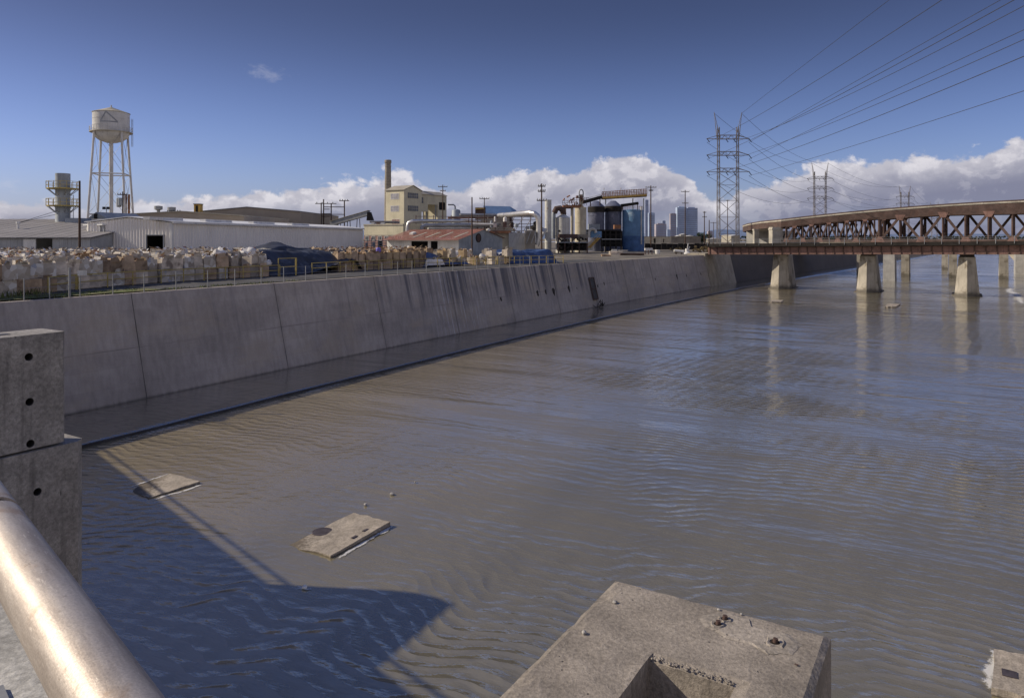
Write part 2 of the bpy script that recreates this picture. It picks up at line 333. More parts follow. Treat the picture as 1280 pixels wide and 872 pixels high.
# ---- water: one sheet in bank coordinates, a shallow shelf along the wall and a step down
def step_z(o): return .13 if o > -7.35 else 0.0
OS = [.25, -1, -2.5, -4, -5.5, -6.6, -7.3, -7.42, -7.6, -8.5, -11, -15, -20, -26, -33, -40, -47, -54, -62, -70]
wm = MB(); wm.uv = []
for i, Y in enumerate(YS):
    for o in OS:
        wm.v.append(tuple(WP(Y, o, step_z(o)))); wm.uv.append((SL[i], o))
no = len(OS)
for i in range(len(YS)-1):
    for j in range(no-1):
        a = i*no+j; wm.f.append((a, a+no, a+no+1, a+1)[::-1])
def water_mat():
    m, t, b = new_mat('muddy_river_water')
    uv = t.node('ShaderNodeUVMap').outputs[0]
    sp = t.node('ShaderNodeSeparateXYZ'); t.set(sp.inputs[0], uv); s_, o_ = sp.outputs[0], sp.outputs[1]
    co = t.node('ShaderNodeTexCoord').outputs['Object']
    # standing waves across the current, bent by slow noise
    warp = t.noise(t.mapv(uv, sc=(.05, .10, 1)), 1.0, 3, .5)
    warp2 = t.noise(t.mapv(uv, sc=(.22, .30, 1)), 1.0, 2, .5)
    warp3 = t.noise(t.mapv(uv, sc=(.55, .55, 1), loc=(7, 3, 0)), 1.0, 3, .55)
    ph = t.m('ADD', t.m('ADD', s_, t.m('MULTIPLY', o_, .12)), t.m('ADD', t.m('MULTIPLY', warp, 8.0), t.m('ADD', t.m('MULTIPLY', warp2, 1.2), t.m('MULTIPLY', warp3, .40))))
    amp_n = t.noise(t.mapv(uv, sc=(.09, .05, 1), loc=(3, 9, 0)), 1.0, 3, .55)
    amp = t.ramp(amp_n, .40, .66)
    w1 = t.m('SUBTRACT', 1.0, t.m('ABSOLUTE', t.m('SINE', t.m('MULTIPLY', ph, 5.2))))
    w2 = t.m('SINE', t.m('MULTIPLY', t.m('ADD', ph, t.m('MULTIPLY', o_, .55)), 11.0))
    # diagonal wash from the wall
    ph2 = t.m('ADD', t.m('ADD', t.m('MULTIPLY', s_, .75), t.m('MULTIPLY', o_, -.65)), t.m('ADD', t.m('MULTIPLY', warp2, 4.0), t.m('MULTIPLY', warp, 5.0)))
    w3 = t.m('SINE', t.m('MULTIPLY', ph2, 4.1)); amp3 = t.ramp(t.noise(t.mapv(uv, sc=(.06, .06, 1), loc=(31, 4, 0)), 1.0, 3, .5), .45, .7)
    # chop and slow swell
    n1 = t.noise(t.mapv(uv, sc=(2.3, .50, 1), rot=(0, 0, .12)), 1.0, 3, .5, .25)
    n2 = t.noise(t.mapv(uv, sc=(5.5, 1.6, 1), rot=(0, 0, -.2)), 1.0, 2, .5, .3)
    n3 = t.noise(t.mapv(uv, sc=(13, 7, 1)), 1.0, 2, .5)
    wy = t.m('SUBTRACT', 1.0, t.m('ABSOLUTE', t.m('SUBTRACT', t.m('MULTIPLY', t.noise(t.mapv(uv, sc=(1.15, .30, 1), rot=(0, 0, -.1), loc=(50, 3, 0)), 1.0, 2, .5), 2.0), 1.0)))
    sw = t.noise(t.mapv(uv, sc=(.30, .055, 1), loc=(1, 2, 0), rot=(0, 0, .06)), 1.0, 3, .5); sw2 = t.noise(t.mapv(uv, sc=(.11, .03, 1), loc=(21, 2, 0), rot=(0, 0, -.1)), 1.0, 2, .5)
    calm = t.ramp(t.noise(t.mapv(uv, sc=(.035, .05, 1), loc=(12, 40, 0)), 1.0, 3, .5), .35, .65)
    h = t.m('MULTIPLY', t.m('MULTIPLY', w1, t.m('ADD', .040, t.m('MULTIPLY', t.ramp(o_, -18, -36), .040))), t.m('ADD', .14, t.m('MULTIPLY', amp, .95)))
    h = t.m('ADD', h, t.m('MULTIPLY', t.m('MULTIPLY', w2, .0075), t.m('ADD', .25, amp)))
    h = t.m('ADD', h, t.m('MULTIPLY', t.m('MULTIPLY', w3, .012), amp3))
    h = t.m('ADD', h, t.m('MULTIPLY', n1, .050)); h = t.m('ADD', h, t.m('MULTIPLY', n2, .030)); h = t.m('ADD', h, t.m('MULTIPLY', wy, .035))
    h = t.m('ADD', h, t.m('MULTIPLY', n3, .010)); h = t.m('MULTIPLY', h, t.m('ADD', .25, t.m('MULTIPLY', calm, .75)))
    h = t.m('ADD', h, t.m('ADD', t.m('MULTIPLY', sw, .30), t.m('MULTIPLY', sw2, .50)))
    nr = t.bump(h, 1.0, .68)
    # silt colour, shelf strip darkened for the wall's shade and reflection, foam on step
    silt = t.noise(t.mapv(uv, sc=(.025, .09, 1)), 1.0, 5, .6)
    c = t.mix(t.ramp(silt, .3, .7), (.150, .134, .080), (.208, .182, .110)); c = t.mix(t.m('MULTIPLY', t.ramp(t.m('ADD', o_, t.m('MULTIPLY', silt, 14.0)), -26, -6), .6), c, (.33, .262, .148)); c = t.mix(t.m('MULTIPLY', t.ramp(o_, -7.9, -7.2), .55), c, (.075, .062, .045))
    near_step = t.m('SUBTRACT', 1.0, t.m('MULTIPLY', t.m('ABSOLUTE', t.m('ADD', o_, 7.75)), 2.3), clamp=True)
    fo = t.ramp(t.noise(t.mapv(uv, sc=(.16, .5, 1), loc=(8, 0, 0)), 1.0, 5, .65), .47, .58)
    ff = t.ramp(t.noise(uv, 7.0, 4, .7), .40, .62)
    foam = t.m('MULTIPLY', t.m('MULTIPLY', near_step, fo), ff)
    c = t.mix(foam, c, (.62, .62, .62))
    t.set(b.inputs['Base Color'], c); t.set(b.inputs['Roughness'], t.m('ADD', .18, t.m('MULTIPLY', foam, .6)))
    b.inputs['IOR'].default_value = 1.7; b.inputs['Specular IOR Level'].default_value = .5; b.inputs['Coat Weight'].default_value = 1.0; b.inputs['Coat IOR'].default_value = 2.15; b.inputs['Coat Roughness'].default_value = .10; t.l.new(nr, b.inputs['Coat Normal'])
    t.l.new(nr, b.inputs['Normal']); return m
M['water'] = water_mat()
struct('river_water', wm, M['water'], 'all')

# ---- low concrete shelf edge just breaking the surface
se = MB(); se.uv = []
sy = [20+i*2.0 for i in range(0, 80)]
for Y in sy:
    hgt = .135+.05*noise.noise(V((Y*.23, 3, 0)))
    for o, z in ((-7.28, -.2), (-7.28, hgt), (-7.44, hgt), (-7.46, -.2)): se.v.append(tuple(WP(Y, o, z)))
for i in range(len(sy)-1):
    for j in range(3):
        a = i*4+j; se.f.append((a, a+1, a+5, a+4))
M['shelf'] = mat('wet_and_shaded_concrete', (.035, .035, .04), .5, var=.4, sc=.7)
single('concrete_shelf_edge', se, M['shelf'], 'low wet concrete ledge along the river below the channel wall', 'ledge')

# ---- channel wall
def wall_mat():
    m, t, b = new_mat('channel_wall_concrete')
    uv = t.node('ShaderNodeUVMap').outputs[0]
    sp = t.node('ShaderNodeSeparateXYZ'); t.set(sp.inputs[0], uv); s_, h_ = sp.outputs[0], sp.outputs[1]
    n1 = t.noise(t.mapv(uv, sc=(.12, .25, 1)), 1.0, 6, .6); n2 = t.noise(t.mapv(uv, sc=(2.4, .7, 1)), 1.0, 6, .65); n4 = t.noise(t.mapv(uv, sc=(1.5, .6, 1)), 18.0, 3, .6)
    base = (.385, .345, .315)
    c = t.mix(t.ramp(n1, .3, .7), mul(base, .82), mul(base, 1.14))
    c = t.mix(1.0, c, t.mix(t.ramp(n2, .28, .72), (.86,)*3, (1.10,)*3), 'MULTIPLY')
    c = t.mix(1.0, c, t.mix(t.ramp(n4, .3, .7, False), (.94,)*3, (1.06,)*3), 'MULTIPLY')
    # form-board panels: faint tone steps
    bx = t.node('ShaderNodeTexBrick'); t.set(bx.inputs['Vector'], t.mapv(uv, sc=(1, 1, 1))); bx.inputs['Scale'].default_value = 1.0
    bx.inputs['Brick Width'].default_value = 2.44; bx.inputs['Row Height'].default_value = 1.22; bx.inputs['Mortar Size'].default_value = .012
    bx.offset = .0; bx.inputs['Color1'].default_value = (.90, .90, .90, 1); bx.inputs['Color2'].default_value = (1.06, 1.06, 1.06, 1); bx.inputs['Mortar'].default_value = (.84, .84, .84, 1)
    c = t.mix(.55, c, bx.outputs[0], 'MULTIPLY')
    # dark run-off streaks hanging from the coping, pale lime streaks in one stretch
    zone = t.m('MULTIPLY', t.ramp(s_, SZ0, SZ0+14), t.ramp(s_, SZ1+50, SZ1)); zone = t.m('MAXIMUM', zone, t.m('MULTIPLY', t.ramp(t.noise(t.mapv(uv, sc=(.055, 0, 1), loc=(2.1, 0, 0)), 1.0, 3, .6), .48, .66), .6))
    lf = t.noise(t.mapv(uv, sc=(.95, .02, 1)), 1.0, 5, .68); reach = t.m('ADD', 1.6, t.m('MULTIPLY', t.noise(t.mapv(uv, sc=(.5, 0, 1), loc=(9, 0, 0)), 1.0, 2, .6), 8.0))
    fade = t.ramp(t.m('SUBTRACT', 7.3, h_), reach, t.m('MULTIPLY', reach, .35))
    st = t.m('MULTIPLY', t.m('MULTIPLY', t.ramp(lf, t.m('SUBTRACT', .54, t.m('MULTIPLY', zone, .10)), t.m('SUBTRACT', .66, t.m('MULTIPLY', zone, .05))), fade), t.m('ADD', .25, t.m('MULTIPLY', zone, .75)))
    c = t.mix(t.m('MULTIPLY', zone, .16), c, (.17, .18, .22)); c = t.mix(t.m('MULTIPLY', t.ramp(t.noise(t.mapv(uv, sc=(.16, .3, 1), loc=(40, 0, 0)), 1.0, 5, .65), .48, .66), .40), c, (.43, .36, .275)); c = t.mix(t.m('MULTIPLY', st, .78), c, (.064, .070, .094))
    s0 = SWHITE
    band = t.m('SUBTRACT', 1.0, t.m('MULTIPLY', t.m('ABSOLUTE', t.m('SUBTRACT', s_, s0)), 1/7.0), clamp=True)
    wl = t.ramp(t.noise(t.mapv(uv, sc=(2.6, .03, 1), loc=(4, 4, 0)), 1.0, 4, .65), .50, .64)
    c = t.mix(t.m('MULTIPLY', t.m('MULTIPLY', wl, t.ramp(band, 0, .9)), t.m('MULTIPLY', t.ramp(n2, .35, .6), .72)), c, (.62, .64, .72))
    # the far stretch past the railway abutment is darker, then turns tan farther on
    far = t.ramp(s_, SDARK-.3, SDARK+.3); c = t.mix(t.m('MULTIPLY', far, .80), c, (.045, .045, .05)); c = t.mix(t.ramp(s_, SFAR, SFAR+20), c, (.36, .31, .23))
    # construction joints and the lift line
    fr = t.m('FRACT', t.m('DIVIDE', t.m('SUBTRACT', s_, SJOINT), 12.8)); d = t.m('MULTIPLY', t.m('MINIMUM', fr, t.m('SUBTRACT', 1.0, fr)), 12.8)
    wob = t.m('MULTIPLY', t.m('SUBTRACT', t.noise(uv, 1.3, 3), .5), .05)
    jn = t.ramp(t.m('ADD', d, wob), .036, .014); stj = t.m('MULTIPLY', t.ramp(d, .5, .05), .16)
    c = t.mix(stj, c, (.10, .085, .065)); c = t.mix(t.m('MULTIPLY', jn, .85), c, (.04, .04, .042))
    lift = t.ramp(t.m('ABSOLUTE', t.m('ADD', t.m('SUBTRACT', h_, 3.55), wob)), .035, .012)
    c = t.mix(t.m('MULTIPLY', t.m('MULTIPLY', lift, t.ramp(n1, .42, .58)), .5), c, (.07, .07, .075))
    wet = t.ramp(t.m('ADD', h_, t.m('MULTIPLY', n2, .2)), .42, .18); c = t.mix(t.m('MULTIPLY', wet, .75), c, (.06, .058, .055))
    t.set(b.inputs['Base Color'], c); b.inputs['Roughness'].default_value = .9; b.inputs['Specular IOR Level'].default_value = .2
    t.set(b.inputs['Normal'], t.bump(t.m('ADD', t.m('MULTIPLY', n2, .03), t.m('MULTIPLY', jn, -.04)), 1.0, .8)); return m
def arc(Y):
    i = max(0, min(len(YS)-2, int((Y+30)/2))); f = (Y-YS[i])/2.0; return SL[i]+(SL[i+1]-SL[i])*f
SJOINT = arc(findY(182, lambda y: wallpt(y, .7))); SWHITE = arc(findY(572, lambda y: wallpt(y, 4))); SZ0 = arc(findY(425, lambda y: wallpt(y, 6))); SZ1 = arc(findY(700, lambda y: wallpt(y, 6)))
SFAR = arc(385)
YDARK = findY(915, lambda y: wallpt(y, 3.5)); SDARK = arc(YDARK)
cw = MB(); cw.uv = []
prof = [(-.12, -.5), (0, 0), (.4375, 1.8), (.875, 3.6), (1.3125, 5.4), (1.75, 7.2), (2.25, 7.2), (2.25, 6.9)]
ey = [Y for Y in YS if Y >= -20]
for Y in ey:
    for o, h in prof:
        cw.v.append(tuple(WP(Y, o, h))); cw.uv.append((arc(Y), h if o < 2 else 7.2+(o-1.75)))
npf = len(prof)
for i in range(len(ey)-1):
    for j in range(npf-1):
        a = i*npf+j; cw.f.append((a, a+npf, a+npf+1, a+1))
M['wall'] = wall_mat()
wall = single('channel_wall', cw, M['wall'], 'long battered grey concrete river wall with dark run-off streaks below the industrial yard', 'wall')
# weep holes with dark stains and the rusty drain gate are parts of the wall
M['stain'] = mat('weep_stain', (.04, .035, .03), .95, var=.4, sc=2)
for px, py, r in ((626, 373, .34), (672, 366, .48), (682, 364, .40), (692, 363.5, .6), (711, 360, .5), (721, 360, .2), (747, 357, .28), (755, 354, .3), (819, 348.5, .3), (846, 345, .6), (858, 344, .35), (876, 342, .33)):
    fn = lambda y: wallpt(y, 4.2)
    Y = findY(px, fn); h = CZ-(py-HY)*wallpt(Y, 4.2).y/F; h = max(.6, min(6.6, h)); Y = findY(px, lambda y: wallpt(y, h))
    p = wallpt(Y, h); n = V((tang(Y).y, -tang(Y).x, .243)).normalized(); mb = MB()
    c0 = p+n*.012; u = tang(Y); w = n.cross(u)
    vs = [c0+(u*math.cos(a)*(.75 if math.sin(a) > 0 else .6)+w*math.sin(a)*(.85 if math.sin(a)*w.z > 0 else 1.25))*r*R.uniform(.75, 1.1) for a in [2*math.pi*k/14 for k in range(14)]]
    mb.add(vs, [tuple(range(14))]); wpart('weep_hole', mb, M['stain'], wall)
Yd = findY(741, lambda y: wallpt(y, 3.0)); u = tang(Yd); n = V((u.y, -u.x, .243)).normalized(); up = (wallpt(Yd, 5)-wallpt(Yd, 4)).normalized()
gate = thing('drain_gate', 'dark rusty storm drain flap gate set in the channel wall', 'drain gate', wallpt(Yd, .6))
g = MB(); o = wallpt(Yd, 1.3)+n*.05
g.frame_box(o-u*.75, u*1.5, up*3.4, n*.10); wpart('flap', g, M['shelf'], gate)
g = MB()
for a, b in ((o-u*.85, o-u*.85+up*3.5), (o+u*.85, o+u*.85+up*3.5), (o-u*.85+up*3.5, o+u*.85+up*3.5), (o-u*.85, o+u*.85), (o-u*.85+up*1.7, o+u*.85+up*1.7)): g.beam(a+n*.12, b+n*.12, .14)
wpart('frame', g, M['rust'], gate)
g = MB()
for k in range(16):
    a = wallpt(Yd, .05)+n*R.uniform(.1, .9)+u*R.uniform(-1.1, 1.1); g.beam(a, a+V((R.uniform(-.6, .6), R.uniform(-.6, .6), R.uniform(.2, 1.0))), .07)
single('drift_debris', g, M['dark'], 'dark tangle of driftwood caught under the drain gate', 'debris', wallpt(Yd, .05))

# ---- ground
def rbX(Y): return .665*Y+10
gm = MB(); rows = [-220, -120, -60]+ey+[700]
for Y in rows:
    p = WP(Y, 2.2, GZ-.1); q = WP(Y, 14, GZ)
    gm.v += [tuple(p), tuple(q), (-6000, Y+300, GZ)]
for i in range(len(rows)-1):
    for j in range(2):
        a = i*3+j; gm.f.append((a, a+1, a+4, a+3))
gm.quad((-6000, 1000, GZ), (9000, 660, GZ), (9000, 9000, GZ), (-6000, 9000, GZ))
struct('ground', gm, M['dirt'])
rm = MB()
for Y in rows:
    x = rbX(Y); rm.v += [(x-1.5, Y, -.6), (x+10, Y-5, GZ), (x+14, Y-6, GZ), (9000, Y-200, GZ)]
for i in range(len(rows)-1):
    for j in range(3):
        a = i*4+j; rm.f.append((a, a+4, a+5, a+1))
M['bank'] = mat('pale_bank_sand', (.36, .31, .23), .95, var=.2, sc=.15, fine=2)
struct('right_bank', rm, M['bank'])
rd = MB(); ry = [Y for Y in ey if Y <= 125]
for Y in ry: rd.v += [tuple(WP(Y, 2.6, GZ-.05)), tuple(WP(Y, 7.4, GZ+.004+.012))]
for i in range(len(ry)-1): a = i*2; rd.f.append((a, a+1, a+3, a+2))
struct('service_road', rd, M['asphalt'])

# ================================================================ the bridge we stand on
D = V((-.69, .72, 0)).normalized(); N = V((D.y, -D.x, 0))       # along the deck (away, left); outward over the river
def BP(d, n, z): return D*d+N*n+V((0, 0, z))
br = thing('road_bridge', 'pale concrete road bridge with raised kerb carrying the steel pipe handrail in the corner', 'bridge', BP(0, -3, 8.4))
def dbox(d0, d1, n0, n1, z0, z1): return MB().frame_box(BP(d0, n0, z0), D*(d1-d0), N*(n1-n0), V((0, 0, z1-z0)))
wpart('deck', dbox(-40, 75, -9, .46, 8.5, 9.3), M['conc_pale'], br)
k = MB(); prf = [(.10, 9.3), (.10, 9.70), (.13, 9.73), (.47, 9.73), (.50, 9.70), (.50, 8.6)]
k.v = [tuple(BP(d, n, z)) for d in (-40, 75) for n, z in prf]; k.f = [(i, i+1, i+7, i+6) for i in range(5)]+[(5, 0, 6, 11)]
M['kerb'] = near_conc('sunlit_kerb_concrete', (.42, .41, .38), 40, .3)
wpart('kerb', k, M['kerb'], br)
for d in (-22, 42): wpart('pier', dbox(d-1, d+1, -8, .2, -.6, 8.5), M['pier'], br)
# pipe handrail
m, t, b = new_mat('worn_steel_pipe'); co = t.node('ShaderNodeTexCoord').outputs['Object']
al = t.mapv(co, rot=(0, 0, -math.atan2(D.y, D.x)), sc=(1, 1, 1))
n1 = t.noise(t.mapv(al, sc=(3, 22, 22)), 1.0, 5, .65); n2 = t.noise(co, 240, 2, .6); n3 = t.noise(t.mapv(co, sc=(1, 1, 1)), 9, 5, .6)
n6 = t.noise(t.mapv(al, sc=(16, 90, 90), rot=(0, 0, .35)), 1.0, 3, .7); n7 = t.noise(co, 34, 4, .7)
c = t.mix(t.ramp(n1, .3, .7), (.33, .285, .25), (.53, .48, .43)); c = t.mix(t.m('MULTIPLY', t.ramp(n3, .56, .72), .6), c, (.30, .20, .13))
c = t.mix(t.m('MULTIPLY', t.ramp(n6, .63, .70), .55), c, (.72, .66, .58))
c = t.mix(t.m('MULTIPLY', t.ramp(n7, .62, .70), .5), c, (.22, .17, .13))
c = t.mix(1.0, c, t.mix(t.ramp(n2, .3, .7, False), (.86,)*3, (1.14,)*3), 'MULTIPLY')
t.set(b.inputs['Base Color'], c); b.inputs['Metallic'].default_value = .62; t.set(b.inputs['Roughness'], t.m('ADD', .42, t.m('MULTIPLY', n3, .22)))
t.set(b.inputs['Normal'], t.bump(t.m('ADD', t.m('MULTIPLY', n2, .0004), t.m('MULTIPLY', n1, .0012)), 1.0, .7)); M['pipe'] = m
rail = thing('pipe_handrail', 'thick worn steel pipe handrail on the bridge in the near left corner', 'handrail', BP(2.1, .307, 9.73))
pz = 10.323; pr = .0565; joint = 2.1
def seg(d0, d1):
    n = max(2, int((d1-d0)/.5)); return MB().tube([BP(d0+(d1-d0)*i/n, .307, pz) for i in range(n+1)], pr, 40)
wpart('pipe', seg(-14, joint-.016), M['pipe'], rail, True); wpart('pipe', seg(joint+.016, 60), M['pipe'], rail, True)
wpart('sleeve', MB().tube([BP(joint-.1, .307, pz), BP(joint+.1, .307, pz)], pr-.006, 24), M['black'], rail, True)
for d in [-.05+2.44*i for i in range(-5, 24)]:
    wpart('post', MB().tube([BP(d, .30, 9.73), BP(d, .307, pz-pr+.01)], .024, 14), M['steel'], rail, True)
    wpart('base_plate', MB().frame_box(BP(d-.08, .22, 9.732), D*.16, N*.16, V((0, 0, .012))), M['steel'], rail)
# unseen wedge farther along, shaped to cast the corner shadow on the water
ew = MB(); pl = [(33.6, 9.2), (33.55, 12.3), (33.4, 12.75), (33.0, 13.05), (32.5, 13.1), (27.3, 9.7), (27.3, 9.2)]
ew.extr([BP(d, .12, z) for d, z in pl], N*.36)
single('unseen_kerb_wedge', ew, M['conc_pale'], 'unseen wedge on the bridge kerb, shaped to cast its corner shadow on the water', 'wall', BP(30, .3, 9.73))

# ---- cast concrete rail post on the pier outrigger
PA = AX.copy(); PB = V((AX.y, -AX.x, 0))                        # along the face, outward normal of the visible face
post = thing('concrete_rail_post', 'grey concrete pier post with round conduit holes behind the pipe handrail', 'post', (-2.87, 4.65, 6.0))
c0 = V((-2.865, 4.655, 0))
def chamf(org, L, T, z0, z1, ch):      # upright block: org = front far corner, runs back along -PA by L, thickness -PB by T
    pts = [org-PA*ch, org-PB*ch, org-PB*(T-ch), org-PB*T-PA*ch, org-PB*T-PA*L, org-PA*L]
    return [V((p.x, p.y, 0)) for p in pts], z0, z1
def holed(org, L, T, z0, z1, ch, holes, hr):
    # front face cut into strips around round holes; returns block mesh and hole-lining mesh
    mb = MB(); ln = MB(); pts, _, _ = chamf(org, L, T, z0, z1, ch); n = len(pts)
    lo = [p+V((0, 0, z0)) for p in pts]; hi = [p+V((0, 0, z1)) for p in pts]
    mb.add(lo+hi, [tuple(range(n, 2*n))[::-1], tuple(range(n))]+[((i+1) % n, i, i+n, (i+1) % n+n) for i in range(n) if i != n-1])
    a = org-PA*L; wd = L-ch; ax = PA
    zs = sorted(z for z, u in holes); bounds = [z0]+[(zs[i]+zs[i+1])/2 for i in range(len(zs)-1)]+[z1]
    for i, (hz, hu) in enumerate(sorted(holes)):
        b0, b1 = bounds[i], bounds[i+1]; S = 20
        ring = [a+ax*(hu+hr*math.cos(q))+V((0, 0, hz+hr*math.sin(q))) for q in [2*math.pi*k/S for k in range(S)]]
        def out(q):
            cx, sz = math.cos(q), math.sin(q); k = min(((wd-hu) if cx > 0 else hu)/max(abs(cx), 1e-6), ((b1-hz) if sz > 0 else (hz-b0))/max(abs(sz), 1e-6))
            return a+ax*(hu+k*cx)+V((0, 0, hz+k*sz))
        qs = [2*math.pi*k/S for k in range(S)]; outer = [out(q) for q in qs]
        mb.add(ring+outer, [(k, (k+1) % S, (k+1) % S+S, k+S) for k in range(S)])
        for cu, cz in ((0, b0), (wd, b0), (wd, b1), (0, b1)):
            qq = math.atan2(cz-hz, cu-hu) % (2*math.pi); k = int(qq/(2*math.pi)*S)
            mb.add([outer[k], a+ax*cu+V((0, 0, cz)), outer[(k+1) % S]], [(0, 1, 2)])
        inn = [p-PB*.14 for p in ring]
        ln.add(ring+inn, [((k+1) % S, k, k+S, (k+1) % S+S) for k in range(S)]+[tuple(range(S, 2*S))])
    return mb, ln
hu_of = lambda px, org, L: None
def u_at(px, a):                       # distance along the face from a where the photo column px falls
    k = (px-640)/F; return (k*a.y-a.x)/(PA.x-k*PA.y)
L1 = .80; a1 = c0-PA*L1
hz1 = []
for px, py in ((36, 446), (37, 502), (38, 557)):
    u_ = u_at(px, a1); p = a1+PA*u_; hz1.append((ZY(py, p.y), u_))
zt1 = 10.405; zt0 = 9.70
hz1 = [(max(zt0+.035, z), u_) for z, u_ in hz1]
mbu, lnu = holed(c0, L1, .30, zt0, zt1, .014, hz1, .024)
up_ = wpart('upper_block', mbu, M['conc_post'], post); wpart('conduit_hole', lnu, M['bore'], up_, True)
sl = MB().frame_box(c0-PA*.42-PB*.13+V((0, 0, zt1-.02)), PA*.16, -PB*.05, V((0, 0, .023))); wpart('top_slot', sl, M['shelf'], up_)  # slot drawn as a dark plate, the recess shade is its colour
c1 = c0+PA*.125+PB*.012; L2 = .86; a2 = c1-PA*L2; u2 = u_at(46.8, a2); p2 = a2+PA*u2
hz2 = [(ZY(614.4, p2.y), u2), (9.1, u2-.02), (8.7, u2-.02)]
mbl, lnl = holed(c1, L2, .42, -.6, 9.685, .055, hz2, .024)
lo_ = wpart('lower_block', mbl, M['conc_post'], post); wpart('conduit_hole', lnl, M['bore'], lo_, True)

# ---- pier stub in the foreground
ps = thing('pier_stub', 'blunt grey concrete pier stub with a notch and rusty bolt holes, front right', 'pier', (.6, 2.0, 6.0))
q0 = V((.398, 2.78, 0)); E1 = PB; E2 = -PA; WD = .762             # far-left corner; E1 to the right, E2 towards us
nl = .297; nr = .56; nb = .43; LL = 1.75; zt = 9.7; zf = 9.42
def Q(e, f, z): return q0+E1*e+E2*f+V((0, 0, z))
ch = .012
# bevelled top outline, kept as separate boxes butted together through shared outline
def rough(e0, e1, f0, f1, z, nx, ny, amp):
    return MB().grid(lambda u, v: Q(e0+(e1-e0)*u, f0+(f1-f0)*v, z+amp*noise.noise(V((u*nx*.9+e0*7, v*ny*.9+f0*5, 3)))), nx, ny)
top = MB()
xs = sorted(set([0, .02, WD-.02, WD]+[i*.05 for i in range(1, 15)]+[nl, nr])); fs = sorted(set([0, .02, nb, LL]+[i*.05 for i in range(1, 34)]))
def ztop(e, f):
    edge = min(e, WD-e, f)
    z = zt+.0025*noise.noise(V((e*9, f*9, 1)))-.010*max(0, 1-edge/.02)*1.0
    de = max(0, min(e-nl, 1))
    if f > nb-.03 and nl < e < nr+.02: z -= .012
    if edge < .021: z -= max(0, noise.noise(V((e*21, f*21, 5)))-.12)*.020
    return z
idx = {}
for e in xs:
    for f in fs: idx[(e, f)] = len(top.v); top.v.append(tuple(Q(e, f, ztop(e, f))))
for i in range(len(xs)-1):
    for j in range(len(fs)-1):
        e, f = (xs[i]+xs[i+1])/2, (fs[j]+fs[j+1])/2
        if nl < e < nr and f > nb: continue
        top.f.append((idx[(xs[i], fs[j])], idx[(xs[i+1], fs[j])], idx[(xs[i+1], fs[j+1])], idx[(xs[i], fs[j+1])])[::-1])
def side(pts):                                                   # skirt under an edge chain
    n = len(pts); lo = [V((p[0], p[1], -.6)) for p in pts]; top.add(list(pts)+lo, [(i, i+1, n+i+1, n+i) for i in range(n-1)])
side([top.v[idx[(xs[0], f)]] for f in fs]); side([top.v[idx[(e, fs[0])]] for e in xs][::-1]); side([top.v[idx[(WD, f)]] for f in fs][::-1])
def nside(pts): n = len(pts); lo = [V((p[0], p[1], zf)) for p in pts]; top.add(list(pts)+lo, [(i, i+1, n+i+1, n+i) for i in range(n-1)])
nside([top.v[idx[(nl, f)]] for f in fs if f >= nb]); nside([top.v[idx[(e, nb)]] for e in xs if nl <= e <= nr]); nside([top.v[idx[(nr, f)]] for f in fs if f >= nb])
top.quad(Q(nl, nb, zf), Q(nr, nb, zf), Q(nr, LL, zf), Q(nl, LL, zf))
wpart('shaft', top, M['conc_near'], ps)
M['patch'] = near_conc('pale_mortar_patch', (.315, .28, .238), 60, .2)
def onblock(px, py, z=zt): return PW(px, py, z)
pt = [(872, 772), (890, 766), (912, 766), (936, 773), (940, 783), (962, 788), (985, 792), (1003, 806), (990, 818), (972, 816), (958, 817), (940, 806), (922, 801), (905, 797), (893, 787), (878, 783)]
pa0 = [onblock(*p) for p in pt]; pa = []
for i in range(len(pa0)):
    a, b_ = pa0[i], pa0[(i+1) % len(pa0)]
    for k in range(4): q = a+(b_-a)*(k/4); w_ = noise.noise(q*45)*.008+noise.noise(q*140)*.004; pa.append(q+V((w_, -w_*.7+noise.noise(q*90+V((5, 5, 5)))*.005, 0)))

pm = MB(); cen = sum((p for p in pa), V((0, 0, 0)))/len(pa)
inner = [cen+(p-cen)*.86+V((0, 0, .004)) for p in pa]; outer = [p+V((0, 0, .0005)) for p in pa]; n = len(pa)
pm.add(outer+inner, [(i, n+i, n+(i+1) % n, (i+1) % n) for i in range(n)]+[tuple(range(n, 2*n))[::-1]])
wpart('mortar_patch', pm, M['patch'], ps)
M['hole_dark'] = mat('rust_dark_hole', (.03, .02, .014), .95, var=.4, sc=30)
for px, py, r in ((897, 779.5, .013), (905.5, 773, .012), (968.5, 802, .017)):
    p = onblock(px, py, zt+.0055); wpart('bolt_hole', MB().disc(p, (0, 0, 1), r, 16, .25), M['hole_dark'], ps)
    rg = MB(); S = 16
    for k in range(S):
        a = 2*math.pi*k/S; rr = r*R.uniform(1.1, 1.9); rg.v += [tuple(p+V((math.cos(a)*r*.98, math.sin(a)*r*.98, .0008))), tuple(p+V((math.cos(a)*rr, math.sin(a)*rr, .003))), tuple(p+V((math.cos(a)*rr*1.25, math.sin(a)*rr*1.25, -.004)))]
    for k in range(S):
        a = k*3; b2 = ((k+1) % S)*3; rg.f += [(a, a+1, b2+1, b2), (a+1, a+2, b2+2, b2+1)]
    wpart('hole_rim', rg, M['patch'], ps, True)
    wpart('bolt_stub', MB().tube([p+V((0, 0, -.01)), p+V((.003, 0, .012))], .008, 10), M['rust'], ps, True)
wpart('rust_spot', MB().disc(onblock(996, 830, zt+.004), (0, 0, 1), .006, 9, .4), M['rust'], ps)
